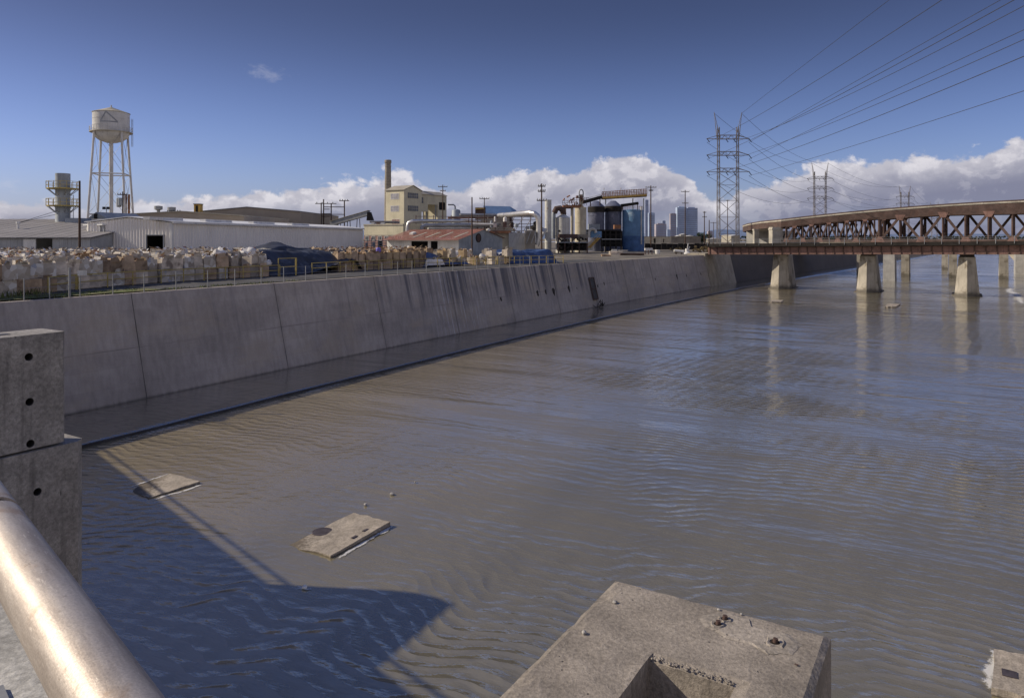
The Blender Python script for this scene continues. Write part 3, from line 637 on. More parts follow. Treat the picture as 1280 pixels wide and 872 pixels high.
def pebble(r, seed, flat=.7):
    mb = MB(); st = 7; mb.lathe([(max(.001, r*math.sin(math.pi*i/st)), -r*flat*math.cos(math.pi*i/st)) for i in range(st+1)], (0, 0), 10)
    mb.v = [tuple(V(v)*(1+.35*noise.noise(V(v)*(1.4/r)+V((seed*7.1, 0, 0))))) for v in mb.v]; return mb
for px, py, r, lab in ((768.5, 752, .0085, 'small pale pebble near the far left corner of the pier stub'), (730, 790, .0085, 'small pale pebble on the left edge of the pier stub'),
                       (927, 767, .0055, 'tiny white pebble near the back edge of the pier stub'), (898.5, 761.5, .006, 'tiny stone chip left of the white pebble at the back edge of the pier stub')):
    p = onblock(px, py, zt+r*.5); mb = pebble(r, px); single('pebble', mb.shift(p), M['rock'], lab, 'pebble', p, None, True)
rb = MB()
for k in range(110):
    e = nl+.0+R.uniform(-.004, nr-nl); f = nb-abs(R.gauss(0, .012)); r = R.uniform(.0012, .0055); p = Q(e, f, zt-.004); q = pebble(r, k*3.3, .5); q.shift(p); rb.add(q.v, q.f)
o = stuff('broken_concrete_crumbs', rb, M['conc_near'], 'crumbled concrete bits along the broken notch edge of the pier stub', 'rubble', True)

# ================================================================ slabs standing out of the water
def slab(name, label, pxs, thick, zt_, cover=None, tilt=0.0):
    pts = [PW(px, py, zt_+dz) for (px, py), dz in zip(pxs, (0, tilt, 0, -tilt*.9))]; cen = sum(pts, V((0, 0, 0)))/len(pts)
    t_ = thing(name, label, 'slab', V((cen.x, cen.y, -.3))); mb = MB(); n = len(pts)
    M_ = 16
    a, b_, c_, d_ = pts
    def top_(u, v):
        p = (a*(1-u)+b_*u)*(1-v)+(d_*(1-u)+c_*u)*v
        e = min(u, 1-u, v, 1-v); w = .06*noise.noise(V((u*5, v*5, cen.x)))*(1 if e < .03 else 0)
        p = p+(p-cen)*w; p.z = zt_+.012*noise.noise(V((u*6, v*4, cen.y)))+(u-v)*tilt; return p
    mb.grid(top_, M_, M_)
    edge = [j*(M_+1)+i for (i, j) in [(i, 0) for i in range(M_)]+[(M_, j) for j in range(M_)]+[(i, M_) for i in range(M_, 0, -1)]+[(0, j) for j in range(M_, 0, -1)]]
    ne = len(edge); top_e = [mb.v[i] for i in edge]; mb.add(top_e+[(x, y, -.4) for x, y, z in top_e], [(i, (i+1) % ne, (i+1) % ne+ne, i+ne) for i in range(ne)])
    wpart('concrete_top', mb, M['pad'], t_)
    if cover:
        z_ = zt_
        for _ in range(6):
            p = PW(*cover[:2], z_); e1 = b_-a; e2 = d_-a; q = p-a; det = e1.x*e2.y-e1.y*e2.x
            uu = (q.x*e2.y-q.y*e2.x)/det; vv = (e1.x*q.y-e1.y*q.x)/det; z_ = zt_+(uu-vv)*tilt
        p = PW(*cover[:2], z_-.012); wpart('manhole_cover', MB().lathe([(.001, .03), (cover[2]*.97, .03), (cover[2], .02), (cover[2], -.02)], (0, 0), 32).shift(p), M['manhole'], t_, True)
    return t_, cen
sA, cA = slab('concrete_slab', 'pale concrete slab with a round dark manhole cover standing out of the river', ((442, 640), (487, 651.5), (413, 694), (360, 681)), .3, .095, (403, 664.5, .38), .095)
for px, py in ((457, 662.5), (443, 671)):
    p = PW(px, py, .14); wpart('notch_plate', MB().frame_box(p-AX*.13-PB*.06, AX*.26, PB*.10, V((0, 0, .02))), M['manhole'], sA)
sB, cB = slab('concrete_slab', 'brownish concrete slab half awash in the bridge shadow below the channel wall', ((213, 591), (250, 601), (186, 622), (150, 611)), .3, .040, None, .065)
sC, cC = slab('concrete_slab', 'concrete slab with a dark square plate, bottom right corner of the river', ((1243, 811), (1300, 820), (1306, 876), (1240, 858)), .3, .2)
p = PW(1262, 842, .2); wpart('square_plate', MB().frame_box(p-AX*.16-PB*.16, AX*.32, PB*.32, V((0, 0, .025))), M['manhole'], sC)
sD, cD = slab('concrete_slab', 'tiny pale slab awash in front of the middle railway pier', ((1110, 379.5), (1125, 379.8), (1120, 383), (1106, 382.8)), .3, .16)
sE, cE = slab('concrete_slab', 'tiny pale slab awash in front of the left railway pier', ((966, 374.5), (980, 374.8), (976, 377), (963, 376.8)), .3, .14)
# white water on the slabs' downstream edges and loose debris
fm = MB(); fm.uv = []
def froth(p, q, w, n=0, zz=.024):
    p = V(p); q = V(q); d = q-p; d.z = 0; L = d.length; d.normalize(); nn = V((-d.y, d.x, 0)); base = len(fm.v); nu, nv = 14, 4
    for j in range(nv+1):
        for i in range(nu+1):
            u, v = i/nu, j/nv; c = p+d*(L*(u*1.2-.1))+nn*((v-.5)*2*w*(1+.5*noise.noise(p+V((u*5, 3, 0)))))+nn*noise.noise(p+V((u*4, 0, 7)))*w*.6
            fm.v.append((c.x, c.y, zz+.012*noise.noise(c*6))); fm.uv.append((u, v))
    for j in range(nv):
        for i in range(nu): a = base+j*(nu+1)+i; fm.f.append((a, a+1, a+nu+2, a+nu+1))
froth(PW(488, 657)+PB*.10, PW(420, 698)+PB*.10, .20); froth(PW(251, 605)+PB*.08, PW(190, 625)+PB*.08, .18); froth(PW(165, 608), PW(212, 592), .12)
froth(PW(1240, 812), PW(1236, 862), .30); froth(PW(1262, 360), PW(1279, 380), 1.6); froth(PW(1150, 366), PW(1205, 367.5), .8); froth(PW(372, 735), PW(390, 737), .08); froth(PW(1100, 384), PW(1128, 384), .4)
froth(PW(1040, 330), PW(1062, 336), 1.2)
stuff('foam', fm, M['froth'], 'white churned water along the edges of the slabs in the river', 'foam', True)
for px, py, r, lab in ((381, 733, .09, 'white scrap of rubbish caught at the edge of the bridge shadow'), (457, 630, .07, 'nearest of three small stones in line beyond the manhole slab'),
                       (490, 617, .10, 'flat brown stone, middle of the three beyond the manhole slab'), (519, 602, .05, 'farthest of three small stones in line beyond the manhole slab')):
    p = PW(px, py, .05); mb = pebble(r, px, .6); single('river_stone', mb.shift(p), M['foam'] if px == 381 else M['rock'], lab, 'stone', p, None, True)
# ================================================================ railway girder bridge
RE = V((.825, -.565, 0)).normalized(); RN = V((-RE.y, RE.x, 0))     # along (towards the right bank), back away from us
R0 = V((57.8, 156.0, 0))
def RP(t, n, z): return R0+RE*t+RN*n+V((0, 0, z))
def rz(t): return 7.56+.0125*t                                     # underside rises slightly to the right
rw = thing('railway_bridge', 'rusty brown plate girder railway bridge on concrete piers across the river', 'railway bridge', RP(18, 3, 7))
def strip(mb, t0, t1, n, za, zb, th=.06):
    for i in range(int((t1-t0)/4)+1):
        a = t0+i*4; b2 = min(t1, a+4)
        if b2-a < .01: continue
        mb.extr([RP(a, n, rz(a)+za), RP(b2, n, rz(b2)+za), RP(b2, n, rz(b2)+zb), RP(a, n, rz(a)+zb)], RN*th)
T0, T1 = -16.0, 50.0
for n in (0, 4.6):
    mb = MB(); strip(mb, T0, T1, n, 0, 1.62, .05); wpart('girder', mb, M['rust_pale'], rw)
    mb = MB()
    for i in range(38):
        t_ = T0+.4+i*1.75
        if t_ < T1: mb.beam(RP(t_, n-.09, rz(t_)+.06), RP(t_, n-.09, rz(t_)+1.56), .10, .16)
    wpart('stiffener', mb, M['rust'], rw)
    mb = MB(); strip(mb, T0, T1, n-.18, -.02, .05, .42); wpart('flange', mb, M['rust'], rw)
mb = MB(); strip(mb, T0, T1, -.35, 1.66, 1.74, 5.4); wpart('deck', mb, M['dark'], rw)
mb = MB()
for i in range(132):
    t_ = T0+.2+i*.5
    mb.beam(RP(t_, -1.0, rz(t_)+1.93), RP(t_, 5.6, rz(t_)+1.93), .24, .30)
ties = wpart('timber_ties', mb, M['dark'], rw); ties['kind'] = 'stuff'
mb = MB(); strip(mb, T0, T1, -1.06, 1.74, 2.42, .06); wpart('edge_timber', mb, M['dark'], rw)
for n in (1.6, 3.0): mb = MB(); strip(mb, T0, T1, n, 2.1, 2.26, .08); wpart('rail', mb, M['rust'], rw)
mb = MB()
for i in range(24):
    t_ = T0+.3+i*2.85
    if t_ < T1:
        q = MB().beam(RP(t_, -1.14, rz(t_)+2.0), RP(t_, -1.14, rz(t_)+3.45), .09); wpart('railing_post', q, M['steel'], rw)
for zz in (2.75, 3.1, 3.42): strip(mb, T0, T1, -1.16, zz, zz+.035, .035)
wpart('railing_wires', mb, M['steel'], rw)
def rail_pier(px, pyb, grp, lab):
    p = PW(px, pyb); ht = 7.45; t_ = thing('railway_pier', lab, 'bridge pier', p, 0, grp)
    def ringw(w, l, nose, z, sh=0): return [(-PB*w/2+AX*(nose+sh)), (V((0, 0, 0))+AX*sh), (PB*w/2+AX*(nose+sh)), (PB*w/2+AX*(l-nose)), AX*l, (-PB*w/2+AX*(l-nose))]
    a = ringw(4.3, 11.0, 1.7, 0); b = ringw(2.7, 9.2, 1.0, ht, .9)
    mb = MB(); mb.add([v+V((0, 0, -.8)) for v in a]+[v+V((0, 0, ht)) for v in b], [(i, (i+1) % 6, (i+1) % 6+6, i+6) for i in range(6)]+[tuple(range(6, 12))])
    part('shaft', mb, M['pier'], t_)
    a = ringw(5.0, 11.6, 1.9, 0, -.3); mb = MB(); mb.add([v+V((0, 0, -.8)) for v in a]+[v+V((0, 0, .12)) for v in a], [(i, (i+1) % 6, (i+1) % 6+6, i+6) for i in range(6)]+[tuple(range(6, 12))]); part('footing', mb, M['pier'], t_)
    mb = MB(); mb.frame_box(-PB*1.2+AX*1.2+V((0, 0, ht)), PB*2.4, AX*7.6, V((0, 0, .30+rz((p-R0).dot(RE))-7.75))); part('bearing', mb, M['dark'], t_)
for px, pyb, lab in ((973, 361.5, 'leftmost railway bridge pier, tapered concrete with a sunlit left face'), (1083, 366, 'middle railway bridge pier, broad dark-streaked concrete'), (1209, 371, 'rightmost railway bridge pier, tapered concrete standing clear in the river')):
    rail_pier(px, pyb, 'railway bridge piers', lab)
ab = MB(); Ya = findY(884, lambda y: wallpt(y, 3.5)); 
ys = [Ya+(YDARK-Ya)*i/8 for i in range(9)]
pr_ = [(-.35, -.6), (-.30, 0), (1.35, 7.0), (1.35, 7.62), (5.5, 7.62)]
for y in ys:
    for o_, z_ in pr_: ab.v.append(tuple(WP(y, o_, z_)))
for i in range(8):
    for j in range(4): a = i*5+j; ab.f.append((a, a+5, a+6, a+1))
ab.add([ab.v[j] for j in range(5)]+[tuple(WP(ys[0], 5.5, -.6))], [(0, 1, 2, 3, 4, 5)]); ab.add([ab.v[40+j] for j in range(5)]+[tuple(WP(ys[-1], 5.5, -.6))], [(5, 4, 3, 2, 1, 0)])
M['abut'] = mat('buff_abutment_concrete', (.38, .34, .27), .9, var=.18, sc=.4, streak=.5)
single('bridge_abutment', ab, M['abut'], 'buff concrete railway bridge abutment at the bend in the channel wall', 'abutment', WP(ys[0], 1, 0))

# ================================================================ deck truss road bridge behind
TE = V((.81, -.585, 0)).normalized(); TN = V((-TE.y, TE.x, 0)); TO = V((77.8, 209.5, 0))
def TP(t, n, z): return TO+TE*t+TN*n+V((0, 0, z))
tb = thing('truss_bridge', 'brown steel deck truss road bridge with a curved roadway rising to the right', 'truss bridge', TP(30, 4, 7.3))
def dk(t): return 16.0+.110*t-.00075*t*t if t < 70 else 20.0+.01*(t-70)                        # top of roadway
mb1 = MB(); mb2 = MB()
path = [V((112, 330, 14.6)), V((92.5, 285, 14.9)), V((81.8, 257, 15.1)), V((77.8, 239, 15.35)), V((76.9, 224, 15.75)), TP(0, 0, dk(0))]+[TP(t_, 0, dk(t_)) for t_ in range(6, 100, 6)]
def ribbon(mb, pts, n0, n1, za, zb):
    vs = []
    for i, p in enumerate(pts):
        d = (pts[min(i+1, len(pts)-1)]-pts[max(0, i-1)]); d.z = 0; d.normalize(); n = V((-d.y, d.x, 0))
        vs += [p+n*n0+V((0, 0, za)), p+n*n1+V((0, 0, za)), p+n*n1+V((0, 0, zb)), p+n*n0+V((0, 0, zb))]
    fs = [(0, 1, 2, 3)]
    for i in range(len(pts)-1):
        for j in range(4): a = i*4+j; b2 = i*4+(j+1) % 4; fs.append((a, b2, b2+4, a+4)[::-1])
    fs.append(tuple(len(vs)-4+j for j in (3, 2, 1, 0))); mb.add(vs, fs)
mb = MB(); ribbon(mb, path, -.2, .1, -.05, .30); wpart('kerb_edge', mb, M['conc_pale'], tb)
mb = MB(); ribbon(mb, path, -.12, .02, .31, .62); wpart('parapet', mb, M['rust'], tb)
mb = MB(); ribbon(mb, path, 8.4, 8.7, .0, .40); wpart('parapet', mb, M['conc_pale'], tb)
mb = MB(); ribbon(mb, path, .31, 9.0, -.35, -.004); wpart('roadway', mb, M['conc_pale'], tb)
mb = MB(); ribbon(mb, path, -.10, .3, -1.75, -.06); wpart('fascia_girder', mb, M['rust'], tb)
mb = MB(); ribbon(mb, path, 8.2, 8.5, -1.45, -.36); wpart('fascia_girder', mb, M['rust'], tb)
def truss(ts, top, botz, n, w, same=False):
    ch = MB(); cb_ = MB(); dg = MB(); vt = MB()
    for i in range(len(ts)-1):
        a, b2 = ts[i], ts[i+1]
        ch.beam(TP(a, n, top(a)), TP(b2, n, top(b2)), w, w*1.3); cb_.beam(TP(a, n, botz), TP(b2, n, botz), w, w*1.2)
        if (i % 2 == 0) == (n < 1 or same): dg.beam(TP(a, n, botz), TP(b2, n, top(b2)), w*.72)
        else: dg.beam(TP(a, n, top(a)), TP(b2, n, botz), w*.72)
    for i, a in enumerate(ts):
        gs_ = MB()
        z = botz if i % 2 == 0 else top(a); s_ = 1 if i % 2 == 0 else -1; q = w*1.5
        gs_.extr([TP(a-q, n-.05-w/2, z-.3*s_), TP(a+q, n-.05-w/2, z-.3*s_), TP(a+q*.45, n-.05-w/2, z+s_*q*.9), TP(a-q*.45, n-.05-w/2, z+s_*q*.9)], TN*.06); wpart('gusset_plate', gs_, M['rust_pale'], tb)
    for i, a in enumerate(ts): vt.beam(TP(a, n, botz), TP(a, n, top(a)), w*.8 if i in (0, len(ts)-1) else w*.55)
    wpart('top_chord', ch, M['rust'], tb); wpart('bottom_chord', cb_, M['rust'], tb); wpart('diagonal', dg, M['rust'], tb); wpart('vertical', vt, M['rust'], tb)
for n in (.3, 8.0):
    truss([1.3+2.3*i for i in range(12)], lambda t_: min(15.25+.052*t_, dk(t_)-1.6), 10.3, n, .60, True)
    truss([25.6+4.9*i for i in range(15)], lambda t_: min(dk(t_)-1.75, 17.5), 10.3, n, .85)
mb = MB()
for i in range(9): mb.beam(TP(3.1*i, .3, 10.3), TP(3.1*i, 8, 15), .22)
for i in range(15): mb.beam(TP(25.6+4.9*i, .3, 10.3), TP(25.6+4.9*i, 8, 16.2), .3); mb.beam(TP(25.6+4.9*i, 8, 10.3), TP(25.6+4.9*i, .3, 16.2), .3)
wpart('sway_bracing', mb, M['rust'], tb)
mb = MB(); [mb.beam(TP(t_, .3, dk(t_)-2.0), TP(t_, 8, dk(t_)-2.0), .3, .5) for t_ in range(0, 96, 5)]; wpart('floor_beam', mb, M['rust'], tb)
M['grey_conc'] = mat('grey_concrete', (.36, .35, .33), .9, var=.15, streak=.3)  # plain grey concrete of the rear abutment, piers and viaduct
mb = MB(); a_ = P(938, 298, 232); 
for px, Y, w, lab in ((946, 226, 1.5, 'slim pale concrete column under the left curve of the truss bridge roadway'), (972, 210, 3.0, 'squat pale concrete column at the left end of the bridge truss')):
    p = PG(px, Y, 7.3); mb = MB(); mb.frame_box(V((-w/2, 0, 0)), V((w, 0, 0)), V((0, w, 0)), V((0, 0, 7.0 if w > 2 else 6.6))); mb.frame_box(V((-w/2-.15, -.15, 6.2)), V((w+.3, 0, 0)), V((0, w+.3, 0)), V((0, 0, .4)))
    tag(link('bridge_column', mb.mesh('bridge_column', M['conc_pale']), None, p), lab, 'bridge column')
mb = MB(); mb.frame_box(PG(933, 246, 7.3), V((9.0, -11, 0)), V((4, 4, 0)), V((0, 0, 6.2))); single('bridge_abutment', mb, M['grey_conc'], 'grey concrete abutment wall under the curved end of the truss bridge', 'abutment', PG(933, 246, 7.3))
def shaft(px, pyb, w, l, ztop, lab, grp=None, mt='pier'):
    p = PW(px, pyb); mb = MB(); pts = [(-PB*w/2), PB*w/2, PB*w/2+AX*l, -PB*w/2+AX*l]
    mb.add([v*1.08+V((0, 0, -.8)) for v in pts]+[v+V((0, 0, ztop-.8)) for v in pts]+[v*1.18-AX*.1+V((0, 0, ztop-.8)) for v in pts]+[v*1.18-AX*.1+V((0, 0, ztop)) for v in pts],
           [(i+4*k, (i+1) % 4+4*k, (i+1) % 4+4+4*k, i+4+4*k) for k in range(3) for i in range(4)]+[(12, 13, 14, 15)])
    return tag(link('river_pier', mb.mesh('river_pier', M[mt]), None, p), lab, 'bridge pier', grp)
shaft(1111, 350.5, 2.6, 6.5, 10.0, 'grey concrete river pier just right of the broad middle railway pier', None, 'grey_conc')
shaft(1276, 343, 2.6, 6.5, 10.0, 'concrete river pier at the right frame edge beyond the railway bridge', None, 'grey_conc')
vd = thing('viaduct', 'low concrete viaduct on slim piers hidden beyond the railway bridge', 'viaduct', PG(1131, 212, 8))
B0 = PW(1131, 345); 
mb = MB(); mb.frame_box(B0+TE*-34+V((0, 0, 8.4)), TE*110, TN*8, V((0, 0, 1.0))); wpart('deck', mb, M['grey_conc'], vd)
mb = MB(); mb.frame_box(B0+TE*-34-TN*.3+V((0, 0, 9.0)), TE*110, TN*.28, V((0, 0, 1.1))); wpart('parapet', mb, M['conc_pale'], vd)
for k, lab in ((-1, 'slim viaduct pier in the shade beside the far channel wall'), (0, 'lit square viaduct pier seen between the middle and right railway piers'), (1, 'slim viaduct pier just left of the rightmost railway pier'), (2, 'slim viaduct pier standing alone to the right of the rightmost railway pier')):
    p = B0+TE*(12*k)+TN*.6; shaft(pxof(p), pyof(p), 2.0, 6.0 if k == 0 else 4.0, 8.4, lab, 'viaduct piers')
shaft(1181, 336.5, 1.9, 4, 9.5, 'farthest slim concrete pier in the river, behind the rightmost railway pier')

# ================================================================ transmission pylons and conductors
def pylon(px, Y, pytop, gz, label, first=None):
    base = PG(px, Y, gz); H = ZY(pytop, Y)-gz; k = H/44.7
    t_ = thing('transmission_pylon', label, 'pylon', base, 0, 'transmission pylons along the river')
    body = MB(); W2 = 3.1*k; zt_ = 39.8*k; za = [36.4*k-.5*k, 31.2*k-.5*k, 26.0*k-.5*k]
    arms_z = [36.0*k, 30.7*k, 25.3*k]
    for sx in (-1, 1):
        c = V((sx*W2, 0, 0)); s0, s1 = .42*k, .28*k
        col = MB()
        for a, b2 in ((-1, -1), (1, -1), (1, 1), (-1, 1)): col.beam(c+V((a*s0, b2*s0*1.6, 0)), c+V((a*s1, b2*s1, zt_)), .13*k)
        nseg = 16
        for i in range(nseg):
            z0, z1 = zt_*i/nseg, zt_*(i+1)/nseg; u0 = s0+(s1-s0)*i/nseg; u1 = s0+(s1-s0)*(i+1)/nseg
            sg = 1 if i % 2 else -1
            for yy in (-1, 1): col.beam(c+V((-sg*u0, yy*u0, z0)), c+V((sg*u1, yy*u1, z1)), .05*k)
            for xx in (-1, 1): col.beam(c+V((xx*u0, -sg*u0, z0)), c+V((xx*u1, sg*u1, z1)), .05*k)
        part('mast', col, M['lattice'], t_)
        pk = MB(); q = c+V((sx*1.4*k, 0, zt_+4.9*k))
        for a, b2 in ((-1, -1), (1, -1), (1, 1), (-1, 1)): pk.beam(c+V((a*s1*(1.8), b2*s1, arms_z[0]+.3*k)), q, .09*k)
        part('peak', pk, M['lattice'], t_)
    br_ = MB()
    lev = [0, 5.2*k, 10.6*k, 16*k, 21*k, 25*k]
    for i in range(len(lev)-1):
        br_.beam((-W2, 0, lev[i]), (W2, 0, lev[i+1]), .13*k); br_.beam((W2, 0, lev[i]), (-W2, 0, lev[i+1]), .13*k)
        if i: br_.beam((-W2, 0, lev[i]), (W2, 0, lev[i]), .13*k)
    part('cross_bracing', br_, M['lattice'], t_)
    for z in arms_z:
        arm = MB(); X = 7.0*k; hgt = 1.15*k
        for yy in (-.5*k, .5*k):
            arm.beam((-X, 0, z), (-W2, yy, z-.1*k), .15*k); arm.beam((X, 0, z), (W2, yy, z-.1*k), .15*k)
            arm.beam((-X, 0, z), (-W2, yy, z+hgt), .13*k); arm.beam((X, 0, z), (W2, yy, z+hgt), .13*k)
            arm.beam((-W2, yy, z-.1*k), (W2, yy, z-.1*k), .15*k); arm.beam((-W2, yy, z+hgt), (W2, yy, z+hgt), .13*k)
            for i in range(6): x0 = -W2+i*W2/3; arm.beam((x0, yy, z-.1*k if i % 2 else z+hgt), (x0+W2/3, yy, z+hgt if i % 2 else z-.1*k), .09*k)
        part('crossarm', arm, M['lattice'], t_)
        for x in (-X*.97, -W2*.25, X*.97, W2*.55):
            ins = MB(); a = V((x, 0, z)); d = V((.7*k, -.6*k, -1.25*k)); 
            for i in range(6): ins.tube([a+d*(i/6), a+d*((i+.6)/6)], .14*k, 6)
            ins.tube([a, a+d], .04*k, 5); part('insulator', ins, M['dark'], t_)
    return t_
PYL = [(910, 235, 140, GZ), (1025, 391, 203, GZ), (1131, 560, 232, GZ), (1168, 860, 252, GZ)]
pl_lab = ['tall lattice pylon with three crossarms at the left bank end of the railway bridge', 'second lattice pylon rising behind the truss bridge roadway', 'small hazy lattice pylon, third along the line, above the truss bridge', 'faintest and smallest lattice pylon far beyond the truss bridge']
for (px, Y, pt_, gz), lab in zip(PYL, pl_lab): pylon(px, Y, pt_, gz, lab)
def att(i, x, z):
    px, Y, pt_, gz = PYL[i]; k = (ZY(pt_, Y)-gz)/44.7; return PG(px, Y, gz)+V((x*k, 0, z*k))
P0 = V((46, -42, GZ))
def catenary(p, q, sag, r, n=30):
    pts = []
    for i in range(n+1):
        u_ = i/n; a = p*(1-u_)+q*u_; a.z -= 4*sag*u_*(1-u_); pts.append(a)
    return MB().tube(pts, r, 5)
wires = [  # attach on pylon 1 (x, z), where the photo shows it leaving the frame, words
    (4.4, 44.2, 1099, 0, 'topmost overhead conductor, from the right peak of the nearest pylon'),
    (6.8, 34.8, 1172, 0, 'left of the close conductor pair leaving the top of the frame'),
    (-6.8, 34.8, 1176, 1, 'right of the close conductor pair leaving the top of the frame'),
    (6.8, 29.4, 1258, 0, 'conductor leaving the top right corner, left of its neighbour'),
    (-6.8, 29.4, 1268, 0, 'conductor leaving the top right corner, right of its neighbour'),
    (1.7, 34.8, 1279, 8, 'conductor leaving the right edge just under the top corner'),
    (6.8, 24.0, 1279, 114, 'lowest conductor leaving the right edge, nearest the clouds'),
    (1.7, 29.4, 1279, 50, 'upper of two parallel conductors in the middle of the right edge'),
    (-6.8, 24.0, 1279, 71, 'lower of two parallel conductors in the middle of the right edge')]
for x, z, px, py, lab in wires:
    a = att(0, x, z); b2 = P0+V((x*1.0, 0, z)); k = (px-640)/F
    u_ = (k*a.y-a.x)/((b2.x-a.x)-k*(b2.y-a.y)); y = a.y+(b2.y-a.y)*u_; zc = CZ+(HY-py)/F*y
    sag = (a.z*(1-u_)+b2.z*u_-zc)/(4*u_*(1-u_)); sag = max(-.5, min(sag, 26))
    single('overhead_conductor', catenary(a, b2, sag, .042, 44), M['wire'], lab, 'power line', a, 'conductors leading overhead from the nearest pylon')
for i in (0, 1, 2):
    for x, z in ((4.4, 44.2), (-4.4, 44.2), (6.8, 34.8), (-6.8, 34.8), (6.8, 29.4), (-6.8, 29.4), (6.8, 24.0), (-6.8, 24.0)):
        a = att(i, x, z); b2 = att(i+1, x, z)
        single('pylon_conductor', catenary(a, b2, (4.5, 5, 7)[i], (.05, .055, .06)[i], 16), M['wire'], ('thin conductor strung between the nearest and second pylons', 'thin conductor strung between the second and third pylons', 'very faint conductor strung beyond the third pylon')[i], 'power line', a, 'conductors between pylons')

# ================================================================ skyline, hills, far strip
def tower(px0, px1, pyt, Y, mt, lab, name='office_tower', rows=0, side=.0, wm_=None, pyb=296):
    x0 = (px0-640)/F*Y; x1 = (px1-640)/F*Y; zt_ = ZY(pyt, Y); w = x1-x0; d = w*.8
    t_ = thing(name, lab, 'tower block', ((x0+x1)/2, Y, GZ))
    mb = MB(); mb.box(-w/2, w/2, 0, d, 0, zt_-GZ); mb.box(-w*.3, w*.3, d*.2, d*.7, zt_-GZ, zt_-GZ+w*.08); part('body', mb, M[mt], t_)
    if rows:
        for i in range(rows):
            z = (zt_-GZ)*(.15+.8*i/rows); part('window_band', MB().box(-w*.46, w*.46, -.8, -.2, z, z+(zt_-GZ)*.4/rows), M[wm_ or 'tower_dark'], t_)
    return t_
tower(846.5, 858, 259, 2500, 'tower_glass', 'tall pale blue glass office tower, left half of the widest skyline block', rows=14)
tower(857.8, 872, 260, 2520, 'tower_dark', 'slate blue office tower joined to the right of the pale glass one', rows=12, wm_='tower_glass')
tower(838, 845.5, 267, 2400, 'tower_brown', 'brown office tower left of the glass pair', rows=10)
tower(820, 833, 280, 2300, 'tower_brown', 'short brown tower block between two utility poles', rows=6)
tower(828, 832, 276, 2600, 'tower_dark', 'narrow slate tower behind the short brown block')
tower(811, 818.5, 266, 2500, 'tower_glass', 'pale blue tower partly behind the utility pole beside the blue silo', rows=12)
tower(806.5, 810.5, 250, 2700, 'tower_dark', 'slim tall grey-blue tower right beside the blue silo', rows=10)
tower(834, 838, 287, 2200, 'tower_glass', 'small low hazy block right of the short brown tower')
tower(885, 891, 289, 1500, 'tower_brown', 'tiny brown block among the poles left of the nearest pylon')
hm = MB()
hp = [(-.92, .02), (-.75, .030), (-.6, .024), (-.4, .018), (-.25, .020), (-.1, .016), (.1, .012), (.24, .010), (.27, .019), (.32, .021), (.36, .014), (.5, .010), (.7, .012), (.9, .016), (1.2, .02)]
def hz(u_):
    for (a, ha), (b2, hb) in zip(hp, hp[1:]):
        if a <= u_ <= b2: f = (u_-a)/(b2-a); f = f*f*(3-2*f); return ha+(hb-ha)*f
    return .012
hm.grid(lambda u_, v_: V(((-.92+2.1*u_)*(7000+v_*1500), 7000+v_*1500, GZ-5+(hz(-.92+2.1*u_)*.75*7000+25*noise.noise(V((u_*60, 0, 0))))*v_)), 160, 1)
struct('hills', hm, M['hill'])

# ================================================================ utility poles
def pole(px, pyt, Y, arms=((.0, 2.4),), r=.16, lab='', gz=GZ, extra=None, insul=True):
    t_ = thing('utility_pole', lab, 'utility pole', PG(px, Y, gz)); H = ZY(pyt, Y)-gz
    part('pole', MB().tube([(0, 0, -.3), (0, 0, H*.5), (0, 0, H)], [r, r*.85, r*.7], 10), M['wood'], t_, True)
    for dz, w in arms:
        part('crossarm', MB().box(-w/2, w/2, -.24, -.10, H-dz-.08, H-dz+.08), M['wood'], t_)
        if insul:
            for x in (-.46, -.2, .2, .46): part('insulator', MB().lathe([(.001, H-dz+.40), (.09, H-dz+.33), (.12, H-dz+.2), (.05, H-dz+.07)], (x*w, -.17), 7), M['steel'], t_, True)
    if extra: extra(t_, H)
    return t_
def xformer(t_, H):
    part('transformer', MB().lathe([(.001, H-1.2), (.42, H-1.25), (.45, H-1.6), (.45, H-2.9), (.3, H-3.0), (.001, H-3.0)], (-.7, -.1), 12), M['steel'], t_, True)
    part('transformer', MB().lathe([(.001, H-1.2), (.36, H-1.25), (.38, H-1.6), (.38, H-2.7), (.001, H-2.8)], (-.2, -.55), 12), M['stack'], t_, True)
pole(99.5, 226, 92, (), .17, 'bare brown wooden pole left of the water tower legs')
pole(153.5, 239.5, 140, ((.6, 1.9),), .17, 'wooden utility pole with grey transformers between the water tower legs', extra=xformer)
pole(677, 229.5, 128, ((.5, 1.3), (1.4, 1.3), (3.0, 1.7)), .17, 'dark utility pole with short crossarms left of the white stack')
pole(590, 246.5, 116, (), .14, 'bare dark pole in front of the red roofed shed gable')
pole(605.5, 247, 190, ((.3, 2.6),), .15, 'utility pole with one flat crossarm behind the red roofed shed')
pole(553.5, 231, 205, ((.6, 2.6), (1.8, 1.6)), .17, 'utility pole with double crossarms in front of the cream mill annex')
pole(813.5, 232, 200, ((.5, 3.0), (1.4, 1.2)), .2, 'tall utility pole just right of the blue silo')
pole(856.5, 237.5, 235, ((.6, 2.6), (4.3, 2.0)), .19, 'utility pole with two crossarms before the blue glass tower')
pole(880.5, 264, 270, ((.5, 1.2), (2.2, 1.6)), .2, 'pale stepped utility pole left of the nearest pylon')
pole(886.5, 275, 190, (), .15, 'short bare dark pole at the left end of the railway bridge')
pole(892, 277.5, 330, ((.4, 3),), .17, 'small distant utility pole right beside the short bare pole')
pole(909.5, 250, 300, ((.3, 1.4),), .18, 'brown pole standing between the legs of the nearest pylon')
fl = thing('floodlight_mast', 'small twin floodlight mast on the roof left of the transformer pole', 'floodlight', PG(133, 130, GZ)); H = ZY(261, 130)-GZ
